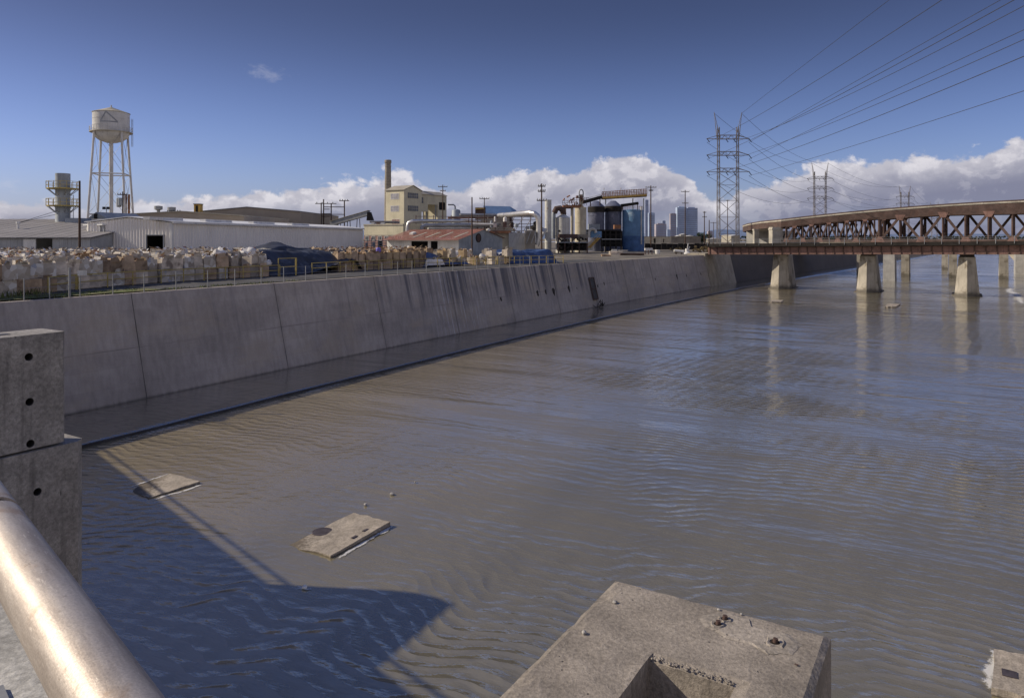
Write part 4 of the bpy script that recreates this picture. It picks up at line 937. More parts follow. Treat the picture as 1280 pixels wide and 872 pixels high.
part('mast', MB().tube([(0, 0, 0), (0, 0, H)], .07, 8), M['steel'], fl)
for x in (-.35, .35): part('lamp', MB().box(x-.22, x+.22, -.3, .05, H-.1, H+.35), M['dark'], fl)
# ================================================================ yard buildings
def ribbed(p0, p1, z0f, z1f, pitch=.5, dep=.06, out=None, pr=(.55, .65, .9)):
    """ribbed sheet wall from p0 to p1; z0f/z1f give bottom/top heights along it"""
    p0 = V(p0); p1 = V(p1); d = p1-p0; L = d.length; d.normalize(); out = V(out) if out is not None else V((d.y, -d.x, 0))
    mb = MB(); n = int(L/pitch); xs = []
    for i in range(n):
        a = i*L/n; w = L/n; xs += [(a, 0), (a+w*pr[0], 0), (a+w*pr[1], dep), (a+w*pr[2], dep)]
    xs.append((L, 0))
    for x, o in xs: q = p0+d*x+out*o; mb.v += [(q.x, q.y, z0f(x)), (q.x, q.y, z1f(x))]
    mb.f = [(2*i, 2*i+2, 2*i+3, 2*i+1) for i in range(len(xs)-1)]
    return mb
def win(mb_unused, root, c, u, n, w, h, mt='glass', frame='cream', panes=(1, 1), dep=.06):
    """a window as a part: frame with pane child; c centre on the wall face, u along, n outward"""
    c = V(c); u = V(u); n = V(n); up = V((0, 0, 1)); f = MB(); b = .10
    f.frame_box(c-u*(w/2+b)-up*(h/2+b)+n*.004, u*(w+2*b), up*b, n*dep); f.frame_box(c-u*(w/2+b)+up*(h/2)+n*.004, u*(w+2*b), up*b, n*dep)
    f.frame_box(c-u*(w/2+b)-up*h/2+n*.004, u*b, up*h, n*dep); f.frame_box(c+u*(w/2)-up*h/2+n*.004, u*b, up*h, n*dep)
    for i in range(1, panes[0]): f.frame_box(c+u*(-w/2+w*i/panes[0]-.03)-up*h/2+n*.022, u*.06, up*h, n*.03)
    for i in range(1, panes[1]): f.frame_box(c-u*w/2+up*(-h/2+h*i/panes[1]-.03)+n*.022, u*w, up*.06, n*.032)
    fo = wpart('window', f, M[frame], root); wpart('pane', MB().frame_box(c-u*w/2-up*h/2+n*.005, u*w, up*h, n*.015), M[mt], fo)
    return fo
UP = V((0, 0, 1))
# ---- white warehouse
U = V((.17, .985, 0)).normalized(); LV = V((-U.y, U.x, 0)); c0 = PG(215, 103, 0); GWd = 13.6; GL = 72.5; EZ = 13.25; RZ = 13.98
wh = thing('white_warehouse', 'long low white ribbed metal warehouse with an open doorway in its gable', 'warehouse', c0+U*30+LV*6+V((0, 0, GZ)))
gz_ = lambda x: EZ+(RZ-EZ)*(1-abs(x-GWd/2)/(GWd/2))
def on_gable(px): k = (px-640)/F; return (k*c0.y-c0.x)/(LV.x-k*LV.y)
dA = on_gable(205.7); dB = on_gable(184); dz_ = 11.5
wpart('gable_wall', ribbed(c0, c0+LV*dA, lambda x: GZ-.2, lambda x: gz_(x), .46, .11, -U, (.25, .33, .45)), M['white_sheet'], wh)
wpart('gable_wall', ribbed(c0+LV*dB, c0+LV*GWd, lambda x: GZ-.2, lambda x: gz_(x+dB), .46, .11, -U, (.25, .33, .45)), M['white_sheet'], wh)
wpart('gable_wall', ribbed(c0+LV*dA, c0+LV*dB, lambda x: dz_, lambda x: gz_(x+dA), .46, .11, -U, (.25, .33, .45)), M['white_sheet'], wh)
wpart('side_wall', ribbed(c0, c0+U*GL, lambda x: GZ-.2, lambda x: EZ, .75, .11, -LV), M['white_sheet'], wh)
wpart('side_wall', ribbed(c0+LV*GWd, c0+LV*GWd+U*GL, lambda x: GZ-.2, lambda x: EZ, .6, .06, LV), M['white_sheet'], wh)
wpart('rear_wall', MB().extr([c0+U*GL+V((0, 0, GZ)), c0+U*GL+LV*GWd+V((0, 0, GZ)), c0+U*GL+LV*GWd+V((0, 0, EZ)), c0+U*GL+LV*GWd/2+V((0, 0, RZ)), c0+U*GL+V((0, 0, EZ))], U*.1), M['white_sheet'], wh)
rf = MB()
for a, b2 in ((-.25, GWd/2), (GWd/2, GWd+.25)):
    za = gz_(max(0, min(GWd, a)))+.08; zb = gz_(max(0, min(GWd, b2)))+.08
    rf.extr([c0-U*.3+LV*a+V((0, 0, za)), c0-U*.3+LV*b2+V((0, 0, zb)), c0-U*.3+LV*b2+V((0, 0, zb+.12)), c0-U*.3+LV*a+V((0, 0, za+.12))], U*(GL+.6))
roof = wpart('roof', rf, M['white_roof'], wh)
wpart('eave_gutter', MB().frame_box(c0-U*.3-LV*.42+V((0, 0, EZ-.14)), U*(GL+.6), LV*.16, V((0, 0, .3))), M['white'], wh)
wpart('corner_trim', MB().frame_box(c0-U*.18-LV*.14+V((0, 0, GZ)), U*.34, LV*.02, V((0, 0, EZ-GZ-.15))), M['white'], wh)
wpart('corner_trim', MB().frame_box(c0-U*.20-LV*.12+V((0, 0, GZ)), U*.02, LV*.34, V((0, 0, EZ-GZ))), M['white'], wh)
fr = MB(); q = c0-U*.19
for a, b2 in ((q+LV*dA+UP*GZ, q+LV*dA+UP*dz_), (q+LV*dB+UP*GZ, q+LV*dB+UP*dz_), (q+LV*dA+UP*dz_, q+LV*dB+UP*dz_)): fr.beam(a, b2, .14)
wpart('door_frame', fr, M['grey_wall'], wh)
wpart('interior_floor', MB().frame_box(c0+U*.1+LV*.2+V((0, 0, GZ)), U*20, LV*(GWd-.4), V((0, 0, .03))), M['asphalt'], wh)
for px in (187, 257, 317, 365): 
    k = (px-640)/F; s = 0
    lv = c0+LV*1.2; u_ = (k*lv.y-lv.x)/(U.x-k*U.y); p = lv+U*u_
    wpart('ridge_vent', MB().frame_box(p+V((0, 0, gz_(1.2)+.2)), U*7.5, LV*1.0, V((0, 0, .42))), M['white'], roof)
v = thing('white_cabinet', 'white glass-fronted machine parked inside the warehouse doorway', 'machine', c0+U*2.5+LV*(dA+.9)+V((0, 0, GZ)))
part('body', MB().box(-1.2, .7, 0, 2, 0, 2.2), M['white'], v); 
for x in (-.5, .12): part('pane', MB().box(x, x+.45, -.03, -.004, .7, 1.9), M['glass'], v)
# grey lean-to with down-pipes at the left of the gable
lt = thing('grey_annex', 'blue-grey annex with pipes and a small gable beside the white warehouse', 'annex', PG(119, 108, GZ)); a = PG(107.5, 107, 0); b2 = PG(130.5, 104.5, 0); dd = V((.17, .985, 0))
wpart('wall', ribbed(a, b2, lambda x: GZ-.2, lambda x: 12.9, .5, .05), M['grey_wall'], lt)
wpart('roof', MB().frame_box(a+V((-.3, -.3, 12.9)), (b2-a)*1.06, dd*9, V((0, 0, .18))), M['white_roof'], lt)
for k in (.12, .3, .42, .8): wpart('downpipe', MB().tube([a+(b2-a)*k+V((.02, -.22, GZ)), a+(b2-a)*k+V((.02, -.22, 12.8))], .1, 8), M['white'], lt, True)
wpart('door', MB().frame_box(a+(b2-a)*.48+V((.02, -.10, GZ)), (b2-a)*.16, V((0, .04, 0)), V((0, 0, 5.2))), M['stack'], lt)
gb = MB(); p = P(111, 283, 122); gb.extr([p, P(134, 283, 122), P(134, 273, 122), P(120, 265, 122), P(111, 272, 122)], V((2, 9, 0))); wpart('gable', gb, M['stack'], lt)
wpart('gable_door', MB().box(*[sorted((P(117.5, 0, 121.9).x, P(121.5, 0, 121.9).x))[i] for i in (0, 1)], 121.85, 121.95, ZY(281, 121.9), ZY(267, 121.9)), M['dark'], lt)
# ---- grey shed at the far left
gs = thing('grey_shed', 'low grey shed with a broad shallow roof and a dark doorway at the far left', 'shed', (-72, 100, GZ))
fx0, fx1, Yf = -92.0, PG(113, 99, 0).x, 99.0
def segx(px): return (px-640)/F*Yf
for a, b2 in ((fx0, segx(45.5)), (segx(65.5), fx1)): wpart('wall', ribbed((a, Yf, 0), (b2, Yf, 0), lambda x: GZ-.2, lambda x: 11.0, .5, .05), M['grey_wall'], gs)
wpart('sliding_door', ribbed((segx(30), Yf-.14, 0), (segx(45.5), Yf-.14, 0), lambda x: GZ, lambda x: 10.9, .5, .05), M['white'], gs)
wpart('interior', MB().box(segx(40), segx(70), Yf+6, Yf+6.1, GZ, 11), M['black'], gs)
wpart('back_wall', MB().box(fx0, fx1, Yf+22, Yf+22.2, GZ, 13.9), M['grey_wall'], gs)
wpart('end_wall', MB().extr([(fx1-.1, Yf+.1, GZ), (fx1-.1, Yf+22, GZ), (fx1-.1, Yf+22, 13.9), (fx1-.1, Yf+.1, 11)], V((.1, 0, 0))), M['grey_wall'], gs)
rmb = MB()
for i in range(38):
    x0 = fx0-.3+(fx1-fx0+.6)*i/38; x1 = fx0-.3+(fx1-fx0+.6)*(i+1)/38
    rmb.extr([(x0, Yf-.4, 11.02+.02*(i % 2)), (x1-.02, Yf-.4, 11.02+.02*(i % 2)), (x1-.02, Yf-.4, 11.14+.02*(i % 2)), (x0, Yf-.4, 11.14+.02*(i % 2))], V((0, 22.6, 3.1)))
wpart('roof', rmb, M['grey_roof'], gs)
p = P(22.5, 283, 108); rv = MB(); rv.tube([p+V((0, 0, -1)), p+V((0, 0, .4))], .16, 8); rv.tube([p+V((0, 0, .4)), p+V((0, 0, .7))], .28, 8); wpart('roof_vent', rv, M['white'], gs)
for k, q in enumerate(((76, 262), (78, 266))): single('guy_cable', MB().tube([p+V((0, 0, .5)), P(*q, 118)], .035, 5), M['wire'], ('upper', 'lower')[k]+' slack cable from the shed roof vent to the round stack', 'cable', p)
# ---- round stack with two railed platforms
sk = thing('steel_stack', 'grey round steel stack with two yellow-railed platforms at the far left', 'stack', PG(78.5, 118, GZ))
R_ = 1.08; zt_ = ZY(217, 118)-GZ
part('shell', MB().lathe([(R_*1.05, 0), (R_*1.05, 6), (R_, 6.1), (R_, zt_), (R_-.1, zt_), (R_-.1, zt_-1)], (0, 0), 28), M['stack'], sk, True)
for py in (236.5, 258):
    z = ZY(py, 118)-GZ; rr = 2.35
    pf = part('platform', MB().lathe([(R_, z), (rr, z), (rr, z+.16), (R_, z+.16)], (0, 0), 16), M['yellow'], sk)
    hr = MB()
    for k in range(16):
        a = 2*math.pi*k/16; hr.beam((rr*math.cos(a), rr*math.sin(a), z+.1), (rr*math.cos(a), rr*math.sin(a), z+1.25), .06)
        for zz in (.65, 1.22): hr.beam((rr*math.cos(a), rr*math.sin(a), z+zz), (rr*math.cos(a+math.pi/8), rr*math.sin(a+math.pi/8), z+zz), .06)
    part('guard_rail', hr, M['yellow'], pf)
    [part('bracket', MB().beam((R_*math.cos(a), R_*math.sin(a), z-1.0), (rr*.95*math.cos(a), rr*.95*math.sin(a), z), .1), M['steel'], pf) for a in [2*math.pi*k/8 for k in range(8)]]
ld = MB()
for x in (1.5, 2.1): ld.beam((x, -.6, 2), (x, -.6, zt_-3.5), .07)
for i in range(40): ld.beam((1.5, -.6, 2.2+i*.3), (2.1, -.6, 2.2+i*.3), .04) if 2.2+i*.3 < zt_-3.5 else None
part('ladder', ld, M['steel'], sk)
single('duct_housing', MB().box(*[P(x, 0, 116).x for x in (81, 101)], 116, 119, GZ, ZY(272.5, 116)), M['stack'], 'grey box duct joined to the foot of the round stack', 'duct', PG(90, 117, GZ))
# ---- tan sheds behind
def gshed(name, pxL, pxR, pxP, pyL, pyR, pyP, Y, dep, mt, rt, lab, cat='shed'):
    t_ = thing(name, lab, cat, PG((pxL+pxR)/2, Y, GZ)); pts = [PG(pxL, Y, GZ-.2), PG(pxR, Y, GZ-.2), P(pxR, pyR, Y), P(pxP, pyP, Y), P(pxL, pyL, Y)]
    wpart('wall', MB().extr(pts, V((.15, dep, 0))), M[mt], t_)
    r = MB(); e = .25
    for i, j in ((4, 3), (3, 2)): r.extr([pts[i]+V((0, -e, .02)), pts[j]+V((0, -e, .02)), pts[j]+V((0, -e, .25)), pts[i]+V((0, -e, .25))], V((.15, dep+2*e, 0)))
    wpart('roof', r, M[rt], t_); return t_
t1_ = gshed('tan_shed', 160, 305, 226, 268.5, 270.5, 265, 150, 30, 'tan_wall', 'tan_roof', 'long low tan shed with pale roof edge behind the white warehouse')
t2_ = gshed('brown_shed', 248, 375.5, 309, 265, 265, 259.5, 185, 40, 'tan_wall', 'grey_roof', 'taller brown shed with a shallow gable roof behind the white warehouse')
part_ = lambda px, pyt, pyb, Y, r: MB().lathe([(.001, ZY(pyt, Y)), (r*1.5, ZY(pyt, Y)-.1), (r*1.5, ZY(pyt, Y)-.8), (r*.6, ZY(pyt, Y)-1.0), (r*.6, ZY(pyb, Y))], (PG(px, Y, 0).x, Y), 10)
for px, pyt in ((198, 257), (214.5, 258.5)): wpart('roof_vent', part_(px, pyt, 268, 152, .55), M['steel'], t1_, True)
for px in (209.5, 222, 225): wpart('roof_vent', MB().tube([PG(px, 152, ZY(269, 152)), PG(px, 152, ZY(262.5, 152))], .09, 6), M['dark'], t1_)
yb = thing('rooftop_unit', 'small dark yellow box tower on the tan shed roof', 'rooftop unit', PG(246, 155, ZY(268, 155))); 
wpart('body', MB().box(*[P(x, 0, 155).x for x in (242.3, 250.3)], 155, 156.3, ZY(268.5, 155), ZY(255.5, 155)), M['gantry'], yb)
wpart('louvre', MB().box(*[P(x, 0, 155).x for x in (244.5, 247.5)], 154.94, 154.995, ZY(267, 155), ZY(257, 155)), M['dark'], yb)
wpart('cap', MB().box(*[P(x, 0, 155).x for x in (241.8, 250.8)], 154.85, 156.4, ZY(255.5, 155)+.003, ZY(254.6, 155)), M['dark'], yb)
st = thing('striped_flue', 'slim red and white flue seen between the water tower legs', 'flue', PG(159, 168, GZ)); zt_ = ZY(243, 168)-GZ
for k in range(6): part('flue_section', MB().lathe([(.3, zt_*k/6), (.3, zt_*(k+1)/6-.002)], (-.35, 0), 10), M['rust_pale' if k % 2 else 'tank'], st, True)
part('flue_section', MB().tube([(.4, 0, 0), (.4, 0, zt_)], .26, 10), M['orange'], st, True)
# ---- water tower
wt = thing('water_tower', 'tall white water tower with conical tan roof and faded triangle marking', 'water tower', PG(139, 163, GZ)); B = GZ; Yw = 163
zc1 = ZY(141.5, Yw)-B; zc0 = ZY(166, Yw)-B; RT = 3.72
part('tank', MB().lathe([(RT, zc0), (RT, zc1)], (0, 0), 48), M['tank'], wt, True)
hoop = MB(); [hoop.lathe([(RT+.005, zc0+f*(zc1-zc0)), (RT+.035, zc0+f*(zc1-zc0)+.02), (RT+.035, zc0+f*(zc1-zc0)+.10), (RT+.005, zc0+f*(zc1-zc0)+.12)], (0, 0), 48) for f in (.33, .66, .96)]; part('hoop', hoop, M['tank'], wt, True)
part('bowl', MB().lathe([(RT, zc0), (RT*.97, zc0-.5), (RT*.85, zc0-1.2), (RT*.62, zc0-1.85), (RT*.3, zc0-2.25), (.42, zc0-2.35)], (0, 0), 48), M['tank'], wt, True)
part('roof', MB().lathe([(RT+.12, zc1-.05), (RT+.12, zc1+.03), (.3, ZY(134.5, Yw)-B), (.12, ZY(133.5, Yw)-B), (.12, ZY(132, Yw)-B), (.001, ZY(131, Yw)-B)], (0, 0), 48), M['tank_roof'], wt, True)
bal = part('balcony', MB().lathe([(RT, zc0-.05), (RT+.62, zc0-.05), (RT+.62, zc0+.10), (RT, zc0+.10)], (0, 0), 40), M['tank_roof'], wt)
hr = MB()
for k in range(32):
    a = 2*math.pi*k/32; b2 = 2*math.pi*(k+1)/32; q = RT+.58
    hr.beam((q*math.cos(a), q*math.sin(a), zc0+.1), (q*math.cos(a), q*math.sin(a), zc0+1.15), .05)
    for zz in (.6, 1.12): hr.beam((q*math.cos(a), q*math.sin(a), zc0+zz), (q*math.cos(b2), q*math.sin(b2), zc0+zz), .05)
part('balcony_rail', hr, M['tank'], bal)
# triangle outline on the shell
ang = lambda px: math.asin(max(-.99, min(.99, ((px-139)/6.35)/RT))); wtx = PG(139, Yw, 0).x; fv = V((-wtx, -Yw, 0)).normalized(); rv_ = V((-fv.y, fv.x, 0))
def shellp(px, py, rr=RT+.03): a = ang(px); return (rv_*math.sin(a)+fv*math.cos(a))*rr+V((0, 0, ZY(py, Yw)-B))
em = MB()
for a, b2 in (((132.5, 142.8), (125.7, 154.8)), ((132.5, 142.8), (147.2, 154.8)), ((125.7, 154.8), (147.2, 154.8))):
    n = 14
    for i in range(n):
        u0, u1 = i/n, (i+1)/n; p = [shellp(a[0]+(b2[0]-a[0])*u_, a[1]+(b2[1]-a[1])*u_) for u_ in (u0, u1)]
        if a[1] == b2[1]: w = V((0, 0, .14))
        else: w = V((0, 0, .27 if b2[0] < 130 else .2))
        em.quad(p[0]-w, p[1]-w, p[1]+w, p[0]+w)
part('triangle_marking', em, M['emblem'], wt)
rb0, rt0 = 5.85, 3.85; zl = zc0-.1; legang = [math.radians(x) for x in (60, 150, 240, 330)]
def legp(a, z): r = rb0+(rt0-rb0)*z/zl; return V((r*math.cos(a), r*math.sin(a), z))
for a in legang: part('leg', MB().tube([legp(a, -.3), legp(a, zl+.3)], .23, 12), M['tank'], wt, True)
part('riser', MB().tube([(0, 0, -.3), (0, 0, zc0-2.3)], .42, 16), M['rust_pale' if False else 'tank'], wt, True)
sv = MB(); zs = ZY(218, Yw)-B
for z in (zs, zs*.5):
    for i in range(4): sv.tube([legp(legang[i], z), legp(legang[(i+1) % 4], z)], .14, 8)
part('strut', sv, M['tank'], wt, True)
rods = MB(); lv = [0, zs*.5, zs, zl]
for j in range(3):
    for i in range(4):
        a, b2 = legang[i], legang[(i+1) % 4]; rods.tube([legp(a, lv[j]), legp(b2, lv[j+1])], .035, 5); rods.tube([legp(b2, lv[j]), legp(a, lv[j+1])], .035, 5)
part('tie_rods', rods, M['steel'], wt)
la = MB(); 
for x in (3.55, 3.85): la.tube([(x, 1.95, ZY(182, Yw)-B), (x, 1.95, ZY(147, Yw)-B)], .045, 6)
for k in range(20): z = ZY(182, Yw)-B+k*.31; la.tube([(3.55, 1.95, z), (3.85, 1.95, z)], .025, 5)
part('ladder', la, M['steel'], wt)

# ================================================================ centre: mill
def H_frame(pxs, pyt, Y, bars, lab):
    t_ = thing('switching_frame', lab, 'pole frame', PG(sum(pxs)/len(pxs), Y, GZ))
    for px, py in zip(pxs, pyt): wpart('pole', MB().tube([PG(px, Y, GZ), P(px, py, Y)], .17, 8), M['wood'], t_, True)
    for x0, x1, py in bars: wpart('crossbeam', MB().beam(P(x0, py, Y-.2), P(x1, py, Y-.2), .2), M['wood'], t_)
    for x0, x1, py in bars[:2]:
        for k in range(4): p = P(x0+(x1-x0)*(k+.3)/4, py, Y-.2); wpart('insulator', MB().lathe([(.001, .5), (.12, .42), (.16, .2), (.06, .08)], (0, 0), 7).shift(p), M['steel'], t_, True)
H_frame((401.5, 404.5, 414, 430.5), (253.5, 249, 254, 250.5), 205, ((394, 420.5, 254.5), (424, 436.5, 251), (404, 431, 258.7), (402, 413, 267.2), (404, 430, 268), (404, 412, 261.5), (402.5, 412, 270.5)), 'dark wooden switching frame of four poles and crossbeams above the white warehouse roof')
cvp = thing('inclined_conveyor', 'grey covered conveyor sloping up towards the cream mill', 'conveyor', PG(440, 195, GZ)); a = P(414, 280, 195); b2 = P(461.5, 266.5, 192)
wpart('gallery', MB().beam(a, b2, 1.3, 1.1), M['steel'], cvp); wpart('roof', MB().beam(a+V((0, 0, .72)), b2+V((0, 0, .72)), 1.6, .12), M['tan_roof'], cvp)
wpart('head_chute', MB().extr([P(459, 265, 191), P(462.5, 265, 191), P(466, 275.5, 191), P(458, 275.5, 191)], V((0, 2, 0))), M['dark'], cvp)
for px, py in ((424, 278), (436, 275), (448, 272)):
    for dx in (-.8, .8): wpart('support', MB().beam(PG(px, 194, GZ)+V((dx, 0, 0)), P(px, py, 194)+V((dx*.4, 0, -.3)), .16), M['rust'], cvp)
# cream mill tower
YM = 225; mc = PG(505, YM, 0); lw, rw_ = 7.4, 8.7; ez, rz_ = 26.1, 27.6
ml = thing('cream_mill', 'tall cream sheet-metal mill tower with four banks of windows beside the chimney', 'mill', mc+BX*4+AX*4+V((0, 0, GZ)))
mb = MB(); pts = [mc+V((0, 0, GZ)), mc+AX*rw_+V((0, 0, GZ)), mc+AX*rw_+V((0, 0, ez)), mc+AX*rw_*.5+V((0, 0, rz_)), mc+V((0, 0, ez))]
mb.extr(pts, BX*lw); wpart('wall', mb, M['cream'], ml)
r = MB()
for i, j in ((4, 3), (3, 2)):
    d_ = (pts[j]-pts[i]).normalized(); ex = .35; a = pts[i]-(d_*ex if i == 4 else d_*0); b2 = pts[j]+(d_*ex if j == 2 else d_*0)
    r.extr([a-BX*.3+UP*.03, b2-BX*.3+UP*.03, b2-BX*.3+UP*.2, a-BX*.3+UP*.2], BX*(lw+.6))
wpart('roof', r, M['tan_roof'], ml)
SB = -AX; SA = -BX; sAn = V((AX.y, -AX.x, 0))
for py in (245, 260.5): win(0, ml, mc+BX*(lw*.5)-AX*.001+UP*ZY(py, YM), -BX, -AX, 3.2, 1.7, 'pale_glass', 'white', (3, 2))
for py in (244.5, 260.5): win(0, ml, mc+AX*(rw_*.5)+UP*ZY(py, YM+3.5), AX, sAn, 5.2, 1.7, 'glass', 'cream_dim', (5, 2))
win(0, ml, mc+BX*(lw*.45)+UP*ZY(277.5, YM), -BX, -AX, 3.0, 1.7, 'pink_brick', 'white', (3, 2))
# annex on stilts
an = thing('mill_annex', 'faded cream upper annex on stilts joined to the right of the mill tower', 'annex', mc+AX*16+V((0, 0, GZ))); ac = mc+AX*(rw_+.05)+BX*2.2
mb = MB(); pts = [ac+UP*19.6, ac+AX*15.5+UP*19.6, ac+AX*15.5+UP*24.9, ac+AX*15.5+BX*0+UP*24.9, ac+UP*25.4]
mb.frame_box(ac+UP*19.8, AX*6.0, BX*6, UP*5.6); mb.frame_box(ac+AX*6.01+UP*22.2, AX*5.2, BX*6, UP*3.2); mb.frame_box(ac+AX*11.22+UP*11.5, AX*5.0, BX*6, UP*13.9); wpart('wall', mb, M['cream_dim'], an)
wpart('roof', MB().extr([ac-AX*.02-BX*.4+UP*25.42, ac-AX*.02+BX*3+UP*26.8, ac-AX*.02+BX*6.4+UP*25.42], AX*16.6), M['tan_roof'], an)
win(0, an, ac+AX*2.2+UP*23.4, AX, sAn, 2.6, 1.9, 'glass', 'cream_dim', (2, 2)); wpart('loading_opening', MB().frame_box(ac+AX*12+UP*20.6+sAn*.01, AX*3.4, UP*2.6, sAn*.03), M['black'], an)
for u_ in (.6, 5.6, 10.6, 15.8):
    for w in (.4, 5.6): wpart('stilt', MB().beam(ac+AX*u_+BX*w+UP*GZ, ac+AX*u_+BX*w+UP*(11.5 if u_ > 11 else 20 if u_ < 7 else 22.2), .35), M['steel'], an)
# chimney
ch_ = thing('brick_chimney', 'tall slender banded chimney behind the cream mill', 'chimney', PG(485, 242, GZ)); zt_ = ZY(200, 242)-GZ
part('shaft', MB().lathe([(1.45, 0), (1.15, zt_*.6), (.98, zt_-1.2)], (0, 0), 20), M['brick'], ch_, True)
part('crown', MB().lathe([(.98, zt_-1.2), (1.15, zt_-1.0), (1.15, zt_-.2), (1.0, zt_), (.75, zt_), (.75, zt_-.8)], (0, 0), 20), M['brick'], ch_)
bd = MB(); [bd.lathe([(1.02+.003*k, zt_-2-k*1.9), (1.09+.012*k, zt_-2-k*1.9), (1.09+.012*k, zt_-2.2-k*1.9), (1.02, zt_-2.2-k*1.9)], (0, 0), 20) for k in range(7)]; part('bands', bd, M['tan_wall'], ch_)
# low cream block along the front
lc = thing('cream_block', 'long low cream block with pink-framed openings in front of the mill', 'building', PG(480, 190, GZ)); a = PG(455, 186, 0); b2 = PG(504, 180, 0); uu = (b2-a).normalized(); nn = V((uu.y, -uu.x, 0)); Lc = (b2-a).length
wpart('wall', MB().frame_box(a+UP*(GZ-.1), uu*Lc, -nn*9, UP*(ZY(281.5, 183)-GZ)), M['cream'], lc)
wpart('wall', MB().frame_box(b2+uu*.003+UP*(GZ-.1)-nn*.2, AX*11, -sAn*4, UP*(ZY(279.5, 183)-GZ)), M['cream_dim'], lc)
wpart('parapet', MB().frame_box(a-uu*.1+nn*.12+UP*(ZY(281.5, 183)-.1), uu*(Lc+.1), -nn*9.1, UP*.4), M['tan_roof'], lc)
wpart('frieze', MB().frame_box(a+nn*.05+UP*(ZY(294.8, 183)), uu*Lc, -nn*.04, UP*.25), M['tan_roof'], lc)
wpart('lower_panel', MB().frame_box(a+nn*.05+UP*GZ, uu*Lc, -nn*.045, UP*(ZY(295, 183)-GZ)), M['pink_brick'], lc)
for k in range(6): win(0, lc, a+nn*.055+uu*(Lc*(k+.5)/6)+UP*ZY(297.8, 183), uu, nn, 1.0, .9, 'glass', 'white', (2, 1))
wpart('roof', MB().frame_box(P(462, 278.5, 188), V((6.5, 0, 0)), V((0, 8, 0)), UP*.5), M['grey_roof'], lc)
for k in range(3): wpart('roof_unit', MB().box(*[P(x, 0, 186).x for x in ((464+k*6), (468+k*6))], 186, 187.5, ZY(283, 186), ZY(278, 186)), M['rust_pale' if k % 2 else 'white'], lc)
# scaffold-like pipe racks in front of the low block
pr2 = thing('pipe_rack', 'tangle of small tanks, pipes and frames in front of the low cream block', 'pipe rack', PG(470, 172, GZ)); mb = MB()
for k in range(9):
    x = PG(455+k*4.6, 172, 0).x; mb.beam((x, 172, GZ), (x, 172, ZY(299.5-(k % 3), 172)), .14)
for py in (301, 304, 307): mb.beam(P(455, py, 172), P(493, py, 172), .14)
wpart('frame', mb, M['steel'], pr2)
for px, w, py in ((458, 3, 303), (467, 4, 302), (475, 6, 300.5), (487, 3, 303)): wpart('vessel', MB().lathe([(.001, ZY(py, 174)), (w*.09, ZY(py, 174)-.1), (w*.095, GZ)], (PG(px, 174, 0).x, 174), 12), M['dark' if w > 5 else 'stack'], pr2, True)
# ---- red roofed shed
cR = V((-10.9, 150, 0)); RL, RWd = 19.6, 16.7; ez = 10.9; rz2 = 12.95; sAn = V((AX.y, -AX.x, 0))
rs = thing('red_roof_shed', 'wide shed with a rusty red corrugated roof and grey-blue gable end', 'shed', cR+AX*8+BX*10+UP*GZ)
pts = [cR+UP*GZ, cR+AX*RWd+UP*GZ, cR+AX*RWd+UP*(ez+.2), cR+AX*RWd*.52+UP*rz2, cR+UP*ez]
wpart('gable_wall', MB().extr(pts, BX*.15), M['stack'], rs)
mb = MB(); segs = [(0, 5.6), (7.3, 8.2), (12.6, RL)]; 
for s0, s1 in segs: mb.frame_box(cR+BX*(s0+.16)+UP*GZ, BX*(s1-s0-.16), AX*.15, UP*(ez-GZ))
mb.frame_box(cR+BX*.17+UP*(ez-.5)+AX*.003, BX*(RL-.2), AX*.14, UP*.5); wpart('front_wall', mb, M['white'], rs)
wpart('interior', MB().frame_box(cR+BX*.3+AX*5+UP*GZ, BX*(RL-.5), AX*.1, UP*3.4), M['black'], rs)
wpart('back_wall', MB().frame_box(cR+AX*RWd+BX*.16+UP*GZ, BX*(RL-.2), -AX*.15, UP*(ez-GZ)), M['white'], rs)
for i, (pa_, pb_) in enumerate(((pts[4], pts[3]), (pts[3], pts[2]))):
    mb = MB(); d_ = (pb_-pa_).normalized(); nrib = 40; a = pa_-(d_*1.5 if i == 0 else d_*0); b2 = pb_+(d_*.6 if i else d_*0)
    up_ = d_.cross(BX); up_ = up_ if up_.z > 0 else -up_
    for k in range(nrib):
        s0 = -.5+(RL+1.0)*k/nrib; s1 = -.5+(RL+1.0)*(k+.55)/nrib; s2 = -.5+(RL+1.0)*(k+1)/nrib
        for (x0, x1, h) in ((s0, s1, .06), (s1, s2, .10)): mb.quad(a+BX*x0+up_*h, a+BX*x1+up_*h, b2+BX*x1+up_*h, b2+BX*x0+up_*h)
    ro = wpart('roof', mb, M['red_roof'], rs)
    if i == 0:
        for s in (1.5, 5.5, 9.0, 12.6): wpart('skylight', MB().frame_box(a+BX*s+d_*2.2+up_*.12, BX*.55, d_*5.2, up_*.02), M['tan_roof'], ro)
        wpart('roof_hatch', MB().frame_box(a+BX*15+d_*5+up_*.12, BX*1.0, d_*1.2, up_*.4), M['white'], ro)
v = cR+AX*RWd*.42+sAn*.02+UP*11.1; lou = wpart('louvre', MB().disc(v+sAn*.05, sAn, .85, 20), M['rust'], rs); wpart('louvre_rim', MB().tube([v+(AX*math.cos(q)+UP*math.sin(q))*.9+sAn*.05 for q in [2*math.pi*i/20 for i in range(21)]], .09, 6), M['dark'], rs)
